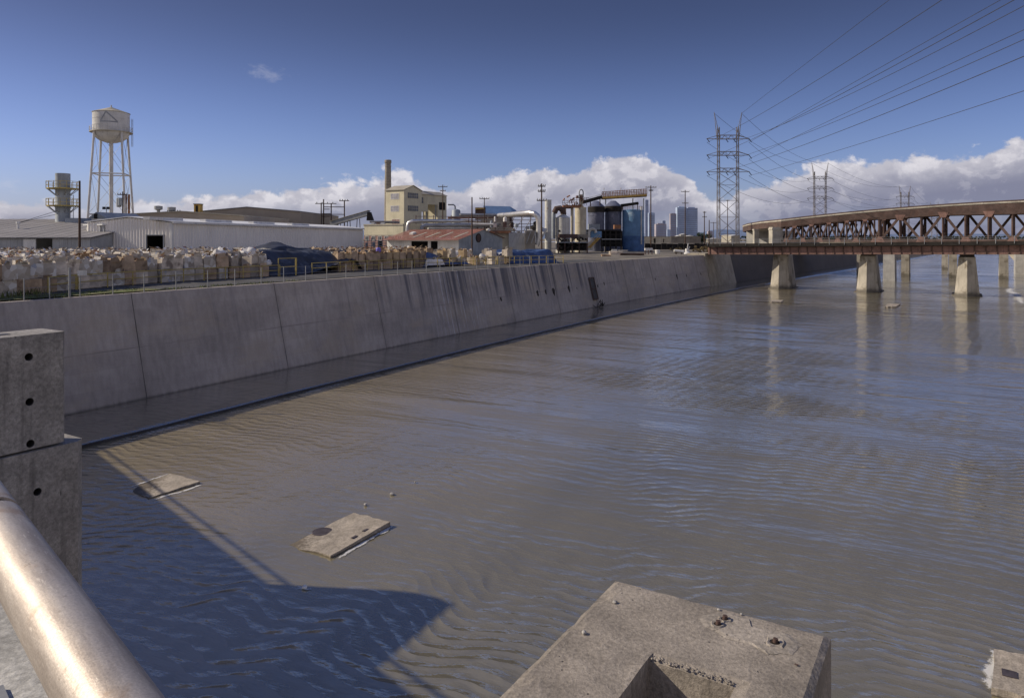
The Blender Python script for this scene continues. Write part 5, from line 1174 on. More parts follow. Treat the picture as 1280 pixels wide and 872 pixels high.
# ---- pipe bridge and process clutter behind the shed
pb2 = thing('pipe_bridge', 'double row of fat grey process pipes on frames behind the red roofed shed', 'pipe bridge', PG(560, 185, GZ)); 
def pp(pts_, Y, r, mt='steel', seg=12): return wpart('pipe', MB().tube([P(x, y, Y+dy) for x, y, dy in pts_], r, seg), M[mt], pb2, True)
pp([(509, 290, -6), (509.5, 283, -6), (511, 278.5, -6), (515, 276.5, -6), (530, 276.2, 0), (600, 276.5, 12)], 182, .45, 'silver')
pp([(527, 289, -6), (527.5, 284, -6), (531, 281.6, -5), (560, 281.5, 0), (625, 281, 12)], 182, .5, 'steel')
pp([(535, 285.6, 0), (640, 284.8, 12)], 185, .3, 'silo_white'); pp([(560, 272.5, 4), (640, 271, 14)], 186, .28, 'rust_pale'); pp([(575, 268.5, 6), (672, 269.5, 14)], 188, .4, 'steel')
pp([(590, 279.8, 3), (618, 280.3, 3)], 180, .22, 'white')
fr = MB()
for px in range(520, 672, 11):
    for dy in (0, 4): fr.beam(PG(px, 186+dy+(px-520)*.07, GZ), P(px, 269, 186+dy+(px-520)*.07), .2)
    fr.beam(P(px, 283.4, 186+(px-520)*.07), P(px, 283.4, 190+(px-520)*.07), .2)
wpart('frame', fr, M['rust_pale'], pb2)
fr = MB()
for py in (270.5, 274.5, 279.3, 283.4, 288): fr.beam(P(520, py, 186), P(672, py+.6, 196.6), .16)
for px in range(600, 672, 11): fr.beam(P(px, 288, 192), P(px+11, 270, 193), .11)
wpart('bracing', fr, M['lattice'], pb2)
Rr = random.Random(3)
clut = []
for k in range(46):
    px = Rr.uniform(596, 672); pyb = Rr.choice([303, 305, 297, 290, 284, 277]); w = Rr.uniform(2.2, 8); h = Rr.uniform(3, 8); Y = Rr.uniform(172, 196)
    clut.append((px, pyb, w, h, Y, Rr.random()))
for px, pyb, w, h, Y, q in clut:
    mt = ['rust_pale', 'steel', 'silo_white', 'tan_wall', 'stack', 'rust', 'dark', 'white'][int(q*8)]
    if q < .45: mb = MB().box(PG(px-w/2, Y, 0).x, PG(px+w/2, Y, 0).x, Y, Y+1.5, ZY(pyb, Y), ZY(pyb-h, Y))
    else: mb = MB().lathe([(.001, ZY(pyb-h, Y)+.2), (w*.09, ZY(pyb-h, Y)), (w*.1, ZY(pyb-h, Y)-.2), (w*.1, ZY(pyb, Y)), (.001, ZY(pyb, Y))], (PG(px, Y, 0).x, Y), 12)
    wpart('vessel' if q >= .45 else 'equipment_box', mb, M[mt], pb2, q >= .45)
# grey filter building right of the gable, blue roof building
fb = thing('filter_house', 'grey-brown filter house with rust stains behind the red roofed shed gable', 'building', PG(650, 170, GZ)); mb = MB()
mb.box(*[PG(x, 172, 0).x for x in (619, 637)], 172, 178, GZ, ZY(291.5, 172)); wpart('wall', mb, M['tan_roof'], fb)
wpart('wall', MB().box(*[PG(x, 170, 0).x for x in (636, 656)], 170, 176, GZ, ZY(291, 170)), M['grey_wall'], fb); wpart('wall', MB().box(*[PG(x, 168, 0).x for x in (656.2, 669)], 168, 174, GZ, ZY(288, 168)), M['brick'], fb)
wpart('roof', MB().box(*[PG(x, 172, 0).x for x in (612, 638)], 171, 179, ZY(291.5, 172)+.003, ZY(288.5, 172)), M['orange'], fb)
for k in range(5): wpart('brace', MB().beam(P(640+k*6, 304, 167.5), P(646+k*6, 288, 167.5), .15), M['steel'], fb)
bb = thing('blue_roof_building', 'distant building with a broad blue sheet roof beyond the pipe bridge', 'building', PG(625, 262, GZ)); q = V((0, 12, 0))
wpart('wall', MB().box(*[PG(x, 262, 0).x for x in (594, 640)], 262, 276, GZ, ZY(268, 262)), M['tan_wall'], bb)
wpart('wall', MB().box(*[PG(x, 261.5, 0).x for x in (594, 607)], 261.3, 261.9, ZY(268, 262), ZY(259.5, 262)), M['rust'], bb)
wpart('roof', MB().extr([P(606, 268, 261), P(641, 268, 261), P(645.5, 264, 270), P(637.5, 259, 274), P(604, 258.2, 274)], V((0, .3, .3))), M['blue_roof'], bb)
wpart('roof_trim', MB().extr([P(594, 262, 260.8), P(605, 261, 260.8), P(605, 259.5, 260.8), P(594, 260, 260.8)], V((0, .4, 0))), M['gantry'], bb)
tk = thing('storage_tank', 'small round grey tank with a gooseneck pipe right of the mill annex', 'tank', PG(570, 215, GZ))
part('shell', MB().lathe([(.001, ZY(261, 215)-GZ), (1.1, ZY(262.3, 215)-GZ), (1.3, ZY(263.5, 215)-GZ), (1.3, 0)], (0, 0), 20), M['stack'], tk, True)
wpart('pipe', MB().tube([P(569, 262, 215), P(569, 258, 215), P(567, 256, 215), P(560, 255.8, 215)], .22, 8), M['steel'], tk, True)
sd = thing('silver_duct', 'shiny silver duct with a bent elbow left of the white stack', 'duct', PG(672, 172, GZ))
wpart('duct', MB().tube([P(624, 269.4, 196), P(640, 268.2, 184), P(655, 266.6, 176), P(663, 266.0, 173), P(668, 267, 172), P(671.5, 269.8, 172), P(673.3, 274.5, 172), P(673.6, 283, 172), P(673.2, 297, 172), P(671, 306, 172)], .66, 20), M['silver'], sd, True)
rg = MB()
for u_ in (.1, .3, .5, .7, .9): a = P(624+31*u_, 269.4-2.8*u_, 196-20*u_); b2 = P(624+31*(u_+.01), 269.4-2.8*(u_+.01), 196-20*(u_+.01)); rg.tube([a, b2], .72, 16)
wpart('flange', rg, M['steel'], sd, True)
wpart('branch', MB().tube([P(659, 289, 171), P(664, 289, 171), P(667, 291, 171), P(668, 296, 171), P(668, 304, 171)], .45, 12), M['silo_white'], sd, True)

# ================================================================ silo cluster
def silo(name, pxL, pxR, pyt, Y, mt, lab, bands=5, dome=.6, cat='silo'):
    w = (pxR-pxL)/F*Y/2; t_ = thing(name, lab, cat, PG((pxL+pxR)/2, Y+w, GZ)); H = ZY(pyt, Y)-GZ
    part('shell', MB().lathe([(w, 0), (w, H)], (0, 0), 36), M[mt], t_, True)
    part('roof', MB().lathe([(w+.06, H), (w+.06, H+.08), (w*.3, H+dome), (.001, H+dome*1.05)], (0, 0), 36), M[mt], t_, True)
    b = MB(); [b.lathe([(w+.004, H*k/bands-.05), (w+.05, H*k/bands-.05), (w+.05, H*k/bands+.05), (w+.004, H*k/bands+.05)], (0, 0), 36) for k in range(1, bands+1)]; part('hoops', b, M[mt], t_, True)
    return t_, w, H
s1_, w, H = silo('white_stack', 681, 689.3, 250, 182, 'silo_white', 'tall white round stack right of the dark pole', 5, .05, 'stack')
s2_, w, H = silo('white_silo', 694.5, 712.5, 272.5, 186, 'silo_white', 'squat off-white silo next to the white stack', 4, 1.0)
part('manhole', MB().disc((-w*.55, -w*.86, H*.63), (-.5, -.86, 0), .3, 12), M['dark'], s2_)
s3_, w, H = silo('beige_silo', 718.5, 733, 259.5, 196, 'silo_beige', 'tall beige silo with a rusty top between white and dark silos', 3, .4)
s4_, w, H = silo('slim_riser', 713.3, 717, 258, 192, 'silo_beige', 'slim beige vertical pipe between the white silo and the beige silo', 3, .2, 'pipe')
s5_, w, H = silo('dark_silo', 735, 755.5, 258, 206, 'silo_dark', 'left of the two big dark blue silos', 5, 1.6)
part('collar', MB().lathe([(w+.12, H-1.6), (w+.12, H-.1), (w+.02, H-.05)], (0, 0), 36), M['dark'], s5_, True)
s6_, w, H = silo('dark_silo', 756, 777, 257.5, 208, 'silo_dark', 'right of the two big dark blue silos, next to the blue tank', 5, 1.6)
part('collar', MB().lathe([(w+.12, H-1.6), (w+.12, H-.1), (w+.02, H-.05)], (0, 0), 36), M['dark'], s6_, True)
s7_, w, H = silo('blue_tank', 777.8, 805, 262.5, 207, 'silo_blue', 'wide bright blue bolted tank with a darker blue base', 7, .3, 'tank')
part('base_band', MB().lathe([(w+.06, 0), (w+.06, 4.4), (w+.01, 4.42)], (0, 0), 36), M['blue_band'], s7_, True)
gr = MB(); 
for k in range(28):
    a = 2*math.pi*k/28; gr.beam((w*math.cos(a), w*math.sin(a), H), (w*math.cos(a), w*math.sin(a), H+1.1), .06); b2 = 2*math.pi*(k+1)/28; gr.beam((w*math.cos(a), w*math.sin(a), H+1.1), (w*math.cos(b2), w*math.sin(b2), H+1.1), .06)
part('guard_rail', gr, M['rust_pale'], s7_); part('standpipe', MB().tube([(w*.62, -w*.82, 2), (w*.62, -w*.82, H+1.0)], .22, 10), M['silo_white'], s7_, True)
gd = thing('gooseneck_duct', 'dark inverted-U duct arching between white stack and white silo', 'duct', PG(694, 186, GZ))
wpart('duct', MB().tube([P(692, 298, 187), P(692, 268, 187), P(693, 264, 187), P(696, 261, 187), P(700, 261, 187), P(703.5, 264, 188), P(704.5, 268, 188.5), P(704.5, 273, 189)], .55, 14), M['stack'], gd, True)
wpart('hood', MB().tube([P(693, 266, 186.6), P(695.5, 260.6, 186.6), P(700, 260.2, 186.6), P(703, 262.5, 187.6), P(704.6, 267.5, 188.4)], .75, 14), M['rust'], gd, True)
sp_ = thing('sloping_chute', 'pale sloping chute leaning against the foot of the white stack', 'chute', PG(676, 178, GZ)); wpart('chute', MB().beam(P(681, 286, 180), P(671.5, 302, 176), 1.1, .8), M['silo_white'], sp_)
wpart('leg', MB().beam(P(673, 308, 176.5), P(675, 297, 176.5), .2), M['steel'], sp_)
# elevator head and rusty platforms on top
eh = thing('bucket_elevator', 'rusty bucket elevator head and gangways above the beige silo', 'elevator', PG(724, 192, GZ))
def sbox(t_, name, x0, x1, y0, y1, Y, d, mt): return wpart(name, MB().box(*[PG(x, Y, 0).x for x in (x0, x1)], Y, Y+d, ZY(y1, Y), ZY(y0, Y)), M[mt], t_)
sbox(eh, 'platform', 704, 726, 256.5, 259.3, 191, 3.5, 'orange'); sbox(eh, 'platform', 700, 716, 259.4, 260.4, 190.6, 2.5, 'rust'); sbox(eh, 'trunk', 724.2, 728.5, 243, 262, 191.2, 1.0, 'silo_beige'); sbox(eh, 'head', 720.5, 728.8, 244.5, 247.5, 190.7, 1.6, 'rust_pale')
wpart('pulley_hood', MB().tube([P(724, 247, 190.4), P(724, 240, 190.4), P(725, 237.6, 190.4), P(726.7, 236.8, 190.4), P(728.2, 237.8, 190.4), P(729, 240, 190.4), P(729, 247, 190.4)], .16, 8), M['steel'], eh, True)
rl = MB()
for px in range(703, 736, 3): rl.beam(P(px, 257, 190.8), P(px, 250.5 if px < 716 else 247, 190.8), .09)
for y in (250.5, 253.5): rl.beam(P(703, y, 190.8), P(717, y, 190.8), .09)
for y in (247, 250): rl.beam(P(716, y, 190.8), P(736, y, 190.8), .09)
wpart('guard_rail', rl, M['rust'], eh)
cl = MB()
for k in range(26): x = Rr.uniform(703, 735); y = Rr.uniform(246, 258); cl.beam(P(x, y, 191), P(x+Rr.uniform(-5, 5), y+Rr.uniform(-3, 6), 192), Rr.uniform(.1, .3))
wpart('bracing', cl, M['orange'], eh)
for x in (707, 715): wpart('leg', MB().beam(PG(x, 192, GZ), P(x, 259, 192), .3), M['silo_beige'], eh)
cv = thing('top_conveyor', 'dark sloping conveyor from the elevator to the yellow gantry', 'conveyor', PG(740, 198, ZY(258, 198)))
wpart('gallery', MB().beam(P(728, 253, 198), P(752, 246.3, 200), .9, .9), M['dark'], cv); wpart('handrail', MB().beam(P(728, 249.5, 197.4), P(752, 243, 199.4), .08), M['rust'], cv)
wpart('leg', MB().beam(P(738, 258, 199), P(738, 250.5, 199), .25), M['rust'], cv); wpart('leg', MB().beam(P(750, 257, 201), P(750, 247, 201), .25), M['rust'], cv)
gn = thing('gantry_conveyor', 'yellow and rust gantry conveyor running level above the dark silos', 'conveyor', PG(780, 203, ZY(262, 203)))
A_, B_ = P(752, 248.6, 203), P(808, 245.2, 203)
wpart('deck', MB().beam(A_, B_, 1.6, .35), M['rust'], gn); wpart('skirt', MB().beam(A_+V((0, -.86, .28)), B_+V((0, -.86, .28)), .08, .55), M['gantry'], gn)
rl = MB(); n = 26
for k in range(n+1): p = A_+(B_-A_)*(k/n)+V((0, -.8, .5)); rl.beam(p, p+UP*(1.3 if k < 8 else 1.6), .14)
for h in (.7, 1.05, 1.4, 1.9): rl.beam(A_+V((0, -.8, h)), B_+V((0, -.8, h)), .15)
for k in range(0, n, 2): rl.beam(A_+(B_-A_)*(k/n)+V((0, .8, .3)), A_+(B_-A_)*((k+1)/n)+V((0, .8, 1.9)), .09)
wpart('lattice_rail', rl, M['orange'], gn)
for x, y in ((791, 262), (804.5, 262), (757, 256)): wpart('leg', MB().beam(P(x, y, 204), P(x, 248, 204), .28), M['stack'], gn)
for x in (755, 776): wpart('lamp_post', MB().tube([P(x, 247, 203.6), P(x, 236, 203.6)], .06, 6), M['steel'], gn); wpart('lamp', MB().box(*[PG(q, 203.5, 0).x for q in (x-.6, x+.5)], 203.3, 203.7, ZY(236, 203.5)-.05, ZY(235, 203.5)), M['white'], gn)
sc_ = thing('screw_conveyor', 'dark tube conveyor above the blue tank', 'conveyor', PG(788, 204, ZY(258, 204))); wpart('tube', MB().tube([P(776, 257, 203.5), P(798, 254, 203.5)], .42, 10), M['dark'], sc_, True); wpart('leg', MB().beam(P(797, 262.5, 204), P(797, 255, 204), .2), M['rust'], sc_); wpart('leg', MB().beam(P(778, 262, 204), P(778, 257, 204), .2), M['rust'], sc_)
# ground floor: dark plant, sheds, stairs
pf = thing('process_platform', 'dark steel platform with machinery under the dark silos', 'platform', PG(760, 198, GZ))
sbox(pf, 'deck', 733, 777, 287, 288.5, 198, 5, 'dark'); sbox(pf, 'machine', 736, 750, 280, 287, 199, 3, 'stack'); sbox(pf, 'machine', 768, 776, 281, 286, 199, 2, 'orange'); sbox(pf, 'housing', 738.5, 752, 289, 297, 197.5, 3, 'silo_blue')
for x in (734, 752.5, 757, 763, 770, 776.5): wpart('column', MB().beam(PG(x, 198.3, GZ), P(x, 288, 198.3), .35), M['dark'], pf)
wpart('cyclone_pipe', MB().tube([P(736, 297, 197), P(736, 290, 197), P(738, 286.6, 197), P(741, 286, 197), P(744, 287.5, 197), P(745, 291, 197)], .4, 12), M['silo_white'], pf, True)
for y in (293, 299, 304): wpart('beam', MB().beam(P(752, y, 198.1), P(777, y, 198.1), .22), M['steel' if y == 299 else 'dark'], pf)
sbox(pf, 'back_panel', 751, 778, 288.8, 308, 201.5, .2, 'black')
mb = MB()
for k in range(12): mb.beam(P(736+k*1.0, 309-k*1.0, 196), P(739+k*1.0, 309-k*1.0, 196), .12, .2)
for dx in (0, 3.2): mb.beam(P(734.5+dx, 310, 195.8), P(747+dx, 297, 195.8), .18); mb.beam(P(734.5+dx, 306, 195.8), P(747+dx, 293, 195.8), .08)
wpart('stair', mb, M['gantry'], pf); sbox(pf, 'panel', 735, 741, 302, 313, 196.8, .2, 'silo_white')
ds = thing('dark_plant_shed', 'dark open plant shed with a rusty roof in front of the white silo', 'shed', PG(718, 180, GZ))
sbox(ds, 'roof', 699, 722, 292.6, 297.5, 180, 5, 'rust'); sbox(ds, 'roof', 717, 735, 293, 298.5, 181, 5, 'brick'); sbox(ds, 'body', 697, 735, 303.5, 313, 183, 4, 'dark'); sbox(ds, 'gangway', 697, 735, 302.5, 303.5, 179.5, 4, 'stack')
for x in (698, 706, 715, 724, 734): wpart('column', MB().beam(PG(x, 180, GZ), P(x, 297, 180), .3), M['rust'], ds)
mb = MB()
for k in range(34): x = Rr.uniform(697, 735); y = Rr.uniform(296, 312); mb.beam(P(x, y, 179.3), P(x+Rr.uniform(-4, 4), y+Rr.uniform(-4, 4), 181), Rr.uniform(.12, .35))
wpart('bracing', mb, M['dark'], ds)
# ---- low yard clutter to the right of the silos
bw = thing('yellow_boundary_building', 'low yellow-beige building behind the utility poles right of the blue tank', 'building', PG(830, 245, GZ)); sbox(bw, 'wall', 805, 839, 296.2, 304, 245, 6, 'silo_beige'); sbox(bw, 'roof', 804.6, 839.4, 295.6, 296.2, 244.8, 6.4, 'tan_roof'); sbox(bw, 'door', 817.5, 819.5, 298, 304, 244.92, .06, 'dark'); sbox(bw, 'door', 829, 830, 298.5, 303, 244.92, .06, 'dark')
bx_ = thing('brown_boundary_wall', 'long low brown boundary wall under the glass towers', 'wall', PG(857, 260, GZ)); sbox(bx_, 'wall', 839, 876, 296, 304, 262, 1, 'brick'); sbox(bx_, 'coping', 838.6, 876.4, 295.5, 296, 261.8, 1.4, 'tan_roof')
for k, (x0, x1, yt, Y, mt, lab) in enumerate(((846, 851, 294, 700, 'white', 'small white roof left of the dark pole before the glass tower'), (851, 858, 292, 720, 'white', 'white sawtooth roof behind the dark pole before the glass tower'), (858, 868, 294, 690, 'white', 'long white roof under the slate blue tower'), (887, 903, 297.5, 420, 'white', 'long low white roof behind the short bare pole'), (908, 917, 293, 330, 'tan_roof', 'pale shed between the legs of the nearest pylon'), (914, 925, 293.5, 320, 'white', 'pale pitched shed just left of the truss bridge end'))):
    t_ = thing('distant_shed', lab, 'shed', PG((x0+x1)/2, Y, GZ)); sbox(t_, 'wall', x0, x1, yt+1.2, 303, Y, 8, 'tan_roof'); a = (x0+x1)/2; wpart('roof', MB().extr([P(x0-.3, yt+1.2, Y-.1), P(x1+.3, yt+1.2, Y-.1), P(a+1, yt, Y-.1)], V((0, 9, 0))), M[mt], t_)
ms = thing('dark_hedge_fence', 'long dark slatted fence along the yard right of the blue tank', 'fence', PG(845, 215, GZ))
for k in range(12): sbox(ms, 'panel', 806+k*6.9, 806+k*6.9+6.7, 304.2+.25*(k % 3), 312, 217-k*.4, .15, 'dark')
pw = thing('white_pipe_stack', 'white pipe lying on trestles beside a white mooring-like bollard', 'pipe', PG(850, 172, GZ)); wpart('pipe', MB().tube([P(842.5, 313.3, 172), P(854.5, 314.6, 172)], .32, 12), M['white'], pw, True)
for x in (845, 852): wpart('trestle', MB().beam(PG(x, 172, GZ), P(x, 315.2, 172), .3), M['wood'], pw)
vl = thing('white_valve_post', 'white forked valve post standing on the river bank left of the railway bridge', 'valve post', PG(859, 172, GZ)); 
wpart('body', MB().lathe([(.9, GZ), (.85, GZ+.3), (.45, GZ+.6), (.38, GZ+1.3)], (PG(858.6, 172, 0).x, 172), 14), M['white'], vl, True); wpart('mast', MB().beam(P(858.8, 315, 172), P(860.3, 304, 172), .2), M['white'], vl); wpart('mast', MB().beam(P(859.6, 314, 172), P(862.2, 308, 172), .16), M['white'], vl)
tr = thing('pallet_trestle', 'white-topped trestle of scrap timber at the foot of the tall pole', 'trestle', PG(811, 168, GZ)); 
for x in (806.5, 810.5, 815): wpart('leg', MB().beam(PG(x, 168, GZ), P(x, 311.5, 168), .16), M['rust_pale'], tr)
wpart('top', MB().beam(P(806, 311.4, 168), P(815.5, 311.4, 168), .9, .5), M['white'], tr); wpart('tarpaulin', MB().beam(P(805, 321.3, 160), P(812, 321.3, 160), .9, .3), M['sack'], tr)
single('white_tub', MB().lathe([(.001, .95), (.62, .95), (.66, .9), (.55, 0), (.001, 0)], (0, 0), 14).shift(PG(822, 175, GZ)), M['white'], 'white plastic tub right of the scrap timber trestle', 'tub', PG(822, 175, GZ), None, True)
for k, (x, Y, w, d, h, mt, lab) in enumerate(((770, 165, 3.2, 1.6, .8, 'card_grey', 'low pale pallet pile in front of the dark platform'), (779, 170, 2.2, 1.6, 1.0, 'rock', 'pale rubble heap in front of the blue tank'), (757, 150, 2.2, 1.2, .4, 'card', 'flat brown timber stack left of the pallet pile'), (790, 160, 5.5, 1.4, .45, 'rust', 'long rusty girder pile in front of the blue tank'), (768, 172, 1.6, 1.2, 1.1, 'white', 'pale crate behind the pallet pile'))):
    p = PG(x, Y, GZ); mb = MB()
    for i in range(7):
        a = R.uniform(-.12, .12); zz = h*i/7
        mb.box(-w/2+R.uniform(0, .3), w/2-R.uniform(0, .3), -d/2+R.uniform(0, .2), d/2-R.uniform(0, .2), zz, zz+h/7*.95, a, (0, 0, 0))
    tag(link('scrap_pile', mb.mesh('scrap_pile', M[mt]), None, p), lab, 'scrap pile')
# ================================================================ yellow handrail, post-and-wire fence
FPX = [(-60, 41.5), (0, 45.2), (62, 49.5), (135, 55.5), (201, 60.5), (255, 64.5), (327, 69.8), (369, 73.5), (442, 82.5), (520, 92), (600, 101), (650, 106), (704, 110.5)]
def FY(px):
    for (a, ya), (b2, yb_) in zip(FPX, FPX[1:]):
        if a <= px <= b2: f = (px-a)/(b2-a); return ya+(yb_-ya)*f
    return FPX[-1][1] if px > 0 else FPX[0][1]
def FP(px, z=GZ): return PG(px, FY(px), z)
def rails(px_posts, h, lab, name='yellow_handrail', base=None):
    t_ = thing(name, lab, 'handrail', FP(px_posts[0])); pts = [FP(p) for p in px_posts]
    for p in pts: wpart('post', MB().tube([p+V((0, 0, -.1)), p+V((0, 0, h))], .05, 8), M['yellow'], t_, True)
    for z in (h-.04, h*.5):
        wpart('rail', MB().tube([p+V((0, 0, z)) for p in pts], .036, 8), M['yellow'], t_, True)
    return t_
rails([60, 95], 1.1, 'short faded yellow handrail section at the far left in front of the scrap boxes')
rails([97, 134.5, 166, 201.4, 229.5, 255, 281.8, 304, 327.5, 349.7], 1.1, 'long yellow pipe handrail in front of the left rows of scrap boxes')
rails([348, 369.5, 370.5], 1.75, 'short raised yellow handrail section beside the slate blue tarpaulin')
rails([390, 408, 425, 442, 459, 473.5, 489, 504, 518, 533, 547, 562, 577, 592, 607, 620], 1.15, 'faded yellow handrail running in front of the middle scrap boxes')
rails([622, 632, 643, 654, 664, 674, 683, 693, 704], 1.15, 'pale yellow handrail curving in front of the navy tarpaulin')
wf = thing('wire_fence', 'thin grey post and wire fence along the top of the channel wall', 'fence', WP(52, 2, WTOP))
fpx = [30, 62, 87, 100, 141, 180, 220, 259.5, 293.5, 326.5, 354.6, 382, 408.6, 432.5, 456.5, 477.5, 497, 515, 533, 550, 566, 581, 596, 610, 624, 637, 650, 662, 674, 685, 696]
tops = []
for i, px in enumerate(fpx):
    Y = findY(px, lambda y: WP(y, 2.0, WTOP)); p = WP(Y, 2.0, WTOP); hh = 1.9 if px == 87 else 1.35
    wpart('post', MB().tube([p, p+V((0, 0, hh))], .035 if px != 87 else .07, 6), M['steel'], wf, True); tops.append(p)
for z in (.75, 1.3): wpart('wire', MB().tube([p+V((0, 0, z)) for p in tops], .010, 4), M['steel'], wf)
wpart('sign_plate', MB().frame_box(FP(95)+V((1.6, -2.5, 1.15)), V((.5, .25, 0)), V((-.02, .04, 0)), V((0, 0, .35))), M['white'], wf)

# ================================================================ boxes of waste paper
def carton_mesh(name, w, d, h, mt, seed, bulge=.035, crush=.022):
    mb = MB(); n = 4; rs_ = random.Random(seed); vid = {}
    def vert(i, j, k):
        if (i, j, k) not in vid:
            x, y, z = i/n-.5, j/n-.5, k/n
            b = bulge*math.sin(math.pi*z); f = 1+b*(.6+.4*noise.noise(V((seed, z*3, i+j))))
            p = V((x*w*f, y*d*f, z*h)); p += V((noise.noise(p*1.7+V((seed*3.1, 0, 0))), noise.noise(p*1.7+V((0, seed*2.3, 9))), 0))*crush*2*(.25+z)
            if k == n: p.z += noise.noise(p*2.2+V((seed, seed, 0)))*crush*2.0
            vid[(i, j, k)] = len(mb.v); mb.v.append(tuple(p))
        return vid[(i, j, k)]
    for a in range(n):
        for k in range(n):
            mb.f += [(vert(a, 0, k), vert(a+1, 0, k), vert(a+1, 0, k+1), vert(a, 0, k+1)), (vert(a+1, n, k), vert(a, n, k), vert(a, n, k+1), vert(a+1, n, k+1)),
                     (vert(0, a+1, k), vert(0, a, k), vert(0, a, k+1), vert(0, a+1, k+1)), (vert(n, a, k), vert(n, a+1, k), vert(n, a+1, k+1), vert(n, a, k+1))]
    # open flaps leaning out of the rim
    for s in range(4):
        if rs_.random() < .6:
            a = -.5+rs_.uniform(0, .3); b2 = .5-rs_.uniform(0, .3); l = rs_.uniform(.12, .38); o = rs_.uniform(-.05, .22)
            q = [V((a*w, -d/2, h*.99)), V((b2*w, -d/2, h*.99)), V((b2*w-.05, -d/2-o, h+l)), V((a*w+.08, -d/2-o*.8, h+l*.8))]
            m_ = Matrix.Rotation(s*math.pi/2, 3, 'Z'); q = [m_ @ p for p in q]; mb.quad(*q); 
    mb.f.append(tuple(vert(i, j, 0) for i, j in ((0, 0), (0, n), (n, n), (n, 0))))
    return mb.mesh(name, M[mt])
def fill_mesh(name, w, d, h, mt, seed, peak=.35):
    mb = MB(); n = 9; rs_ = random.Random(seed)
    def fn(u, v):
        e = min(u, 1-u, v, 1-v)*2; z = h*.93+peak*(e**.7)*(.25+.9*abs(noise.noise(V((u*4+seed, v*4, seed))))+rs_.uniform(-.18, .18)) if e > 0 else h*.9
        return V(((u-.5)*w*.98+(rs_.uniform(-.05, .05) if e > 0 else 0), (v-.5)*d*.98, z))
    mb.grid(fn, n, n)
    for k in range(9):   # loose sheets and scraps sticking out
        p = V((rs_.uniform(-.4, .4)*w, rs_.uniform(-.4, .4)*d, h+rs_.uniform(0, peak*.6))); a = rs_.uniform(0, 6.3); u = V((math.cos(a), math.sin(a), rs_.uniform(-.6, .6)))*rs_.uniform(.12, .4); v2 = V((-math.sin(a), math.cos(a), rs_.uniform(-.3, 1.0)))*rs_.uniform(.1, .32)
        mb.quad(p, p+u, p+u+v2, p+v2)
    return mb.mesh(name, M[mt])
def sack_mesh(name, r, seed, mt):
    mb = MB(); mb.lathe([(max(.001, r*math.sin(math.pi*i/9)**.7), r*.85-r*.85*math.cos(math.pi*i/9)) for i in range(10)], (0, 0), 16)
    mb.v = [tuple(V(v)*(1+.28*noise.noise(V(v)*2.6/r*.6+V((seed*5.3, 0, 0)))+.08*noise.noise(V(v)*9))) for v in mb.v]
    zmin = min(v[2] for v in mb.v); mb.v = [(x, y, max(z-zmin-.05, 0)) for x, y, z in mb.v]; return mb.mesh(name, M[mt], True)
BW, BD, BH = 1.10, 1.05, .98
kinds = {}
def make_kind(key, mt, fmt_, h=BH, w=BW, d=BD, n=4, peak=.32):
    kinds[key] = [(carton_mesh('carton', w, d, h, mt, 11*n+i*7+len(kinds)*31), fill_mesh('scrap_filling', w*1.04, d*1.04, h, fmt_, i*5+len(kinds)*17, peak)) for i in range(n)]
make_kind('brown', 'card', 'scrap_brown'); make_kind('grey', 'card_grey', 'scrap'); make_kind('tan', 'card_tan', 'scrap_brown', n=3, peak=.15)
make_kind('mid', 'card', 'scrap_brown', n=5, peak=.10)
kinds['mid'] = [(carton_mesh('carton', 1.14, BD, BH, 'card', 900+i, .015, .014), fill_mesh('scrap_filling', 1.14, BD, BH, 'scrap_brown', 77+i, .12)) for i in range(5)]
make_kind('bale', 'bale', 'scrap', 1.0, n=5, peak=.25)
make_kind('tallg', 'bale', 'scrap', 2.45, 1.35, 1.2, 5, .5); make_kind('tallb', 'card', 'scrap_brown', 2.3, 1.35, 1.2, 5, .5)
NBOX = 0
def place(key, p, rz, label, group, filled=True):
    global NBOX
    cm, fm_ = R.choice(kinds[key]); t_ = thing('scrap_box', label, 'scrap box', p, rz, group)
    s = R.uniform(.92, 1.06); t_.scale = (s*R.uniform(.84, 1.06), s, R.uniform(.88, 1.12) if p.z > GZ+.5 else 1.0)
    link('carton', cm, t_)
    if filled: link('scrap_filling', fm_, t_)
    NBOX += 1; return t_
ang_f = math.atan2(AX.y, AX.x)-.02
def along(pxa, pxb, step, inl):
    """points at even spacing along the handrail line, inl metres inland of it"""
    out = []; px = pxa; last = None
    while px < pxb:
        p = FP(px)+BX*inl
        if last is None or (p-last).length >= step: out.append((px, p)); last = p
        px += .4
    return out
FRONT = 'scrap boxes in the front row behind the handrail'
for px, p in along(-22, 344, 1.17, 1.0):
    if 84 < px < 92: continue
    key = R.choice(['brown', 'grey', 'bale', 'bale', 'grey']) if px > 105 else R.choice(['brown', 'brown', 'grey', 'bale'])
    j = AX*R.uniform(-.05, .05)+BX*R.uniform(-.12, .12)
    lo = 'weathered cardboard waste box in the bottom layer of the left front row'; hi = 'bulging open cardboard waste box in the top layer of the left front row'
    place(key, p+j, ang_f+R.uniform(-.10, .10), lo, FRONT, False)
    if R.random() < .93:
        o = place(R.choice(['grey', 'grey', 'brown', 'bale', 'bale']), p+j+BX*R.uniform(-.12, .22)+V((0, 0, BH+.02)), ang_f+R.uniform(-.3, .3), hi, FRONT); o.rotation_euler = (R.uniform(-.10, .10), R.uniform(-.10, .10), o.rotation_euler[2])
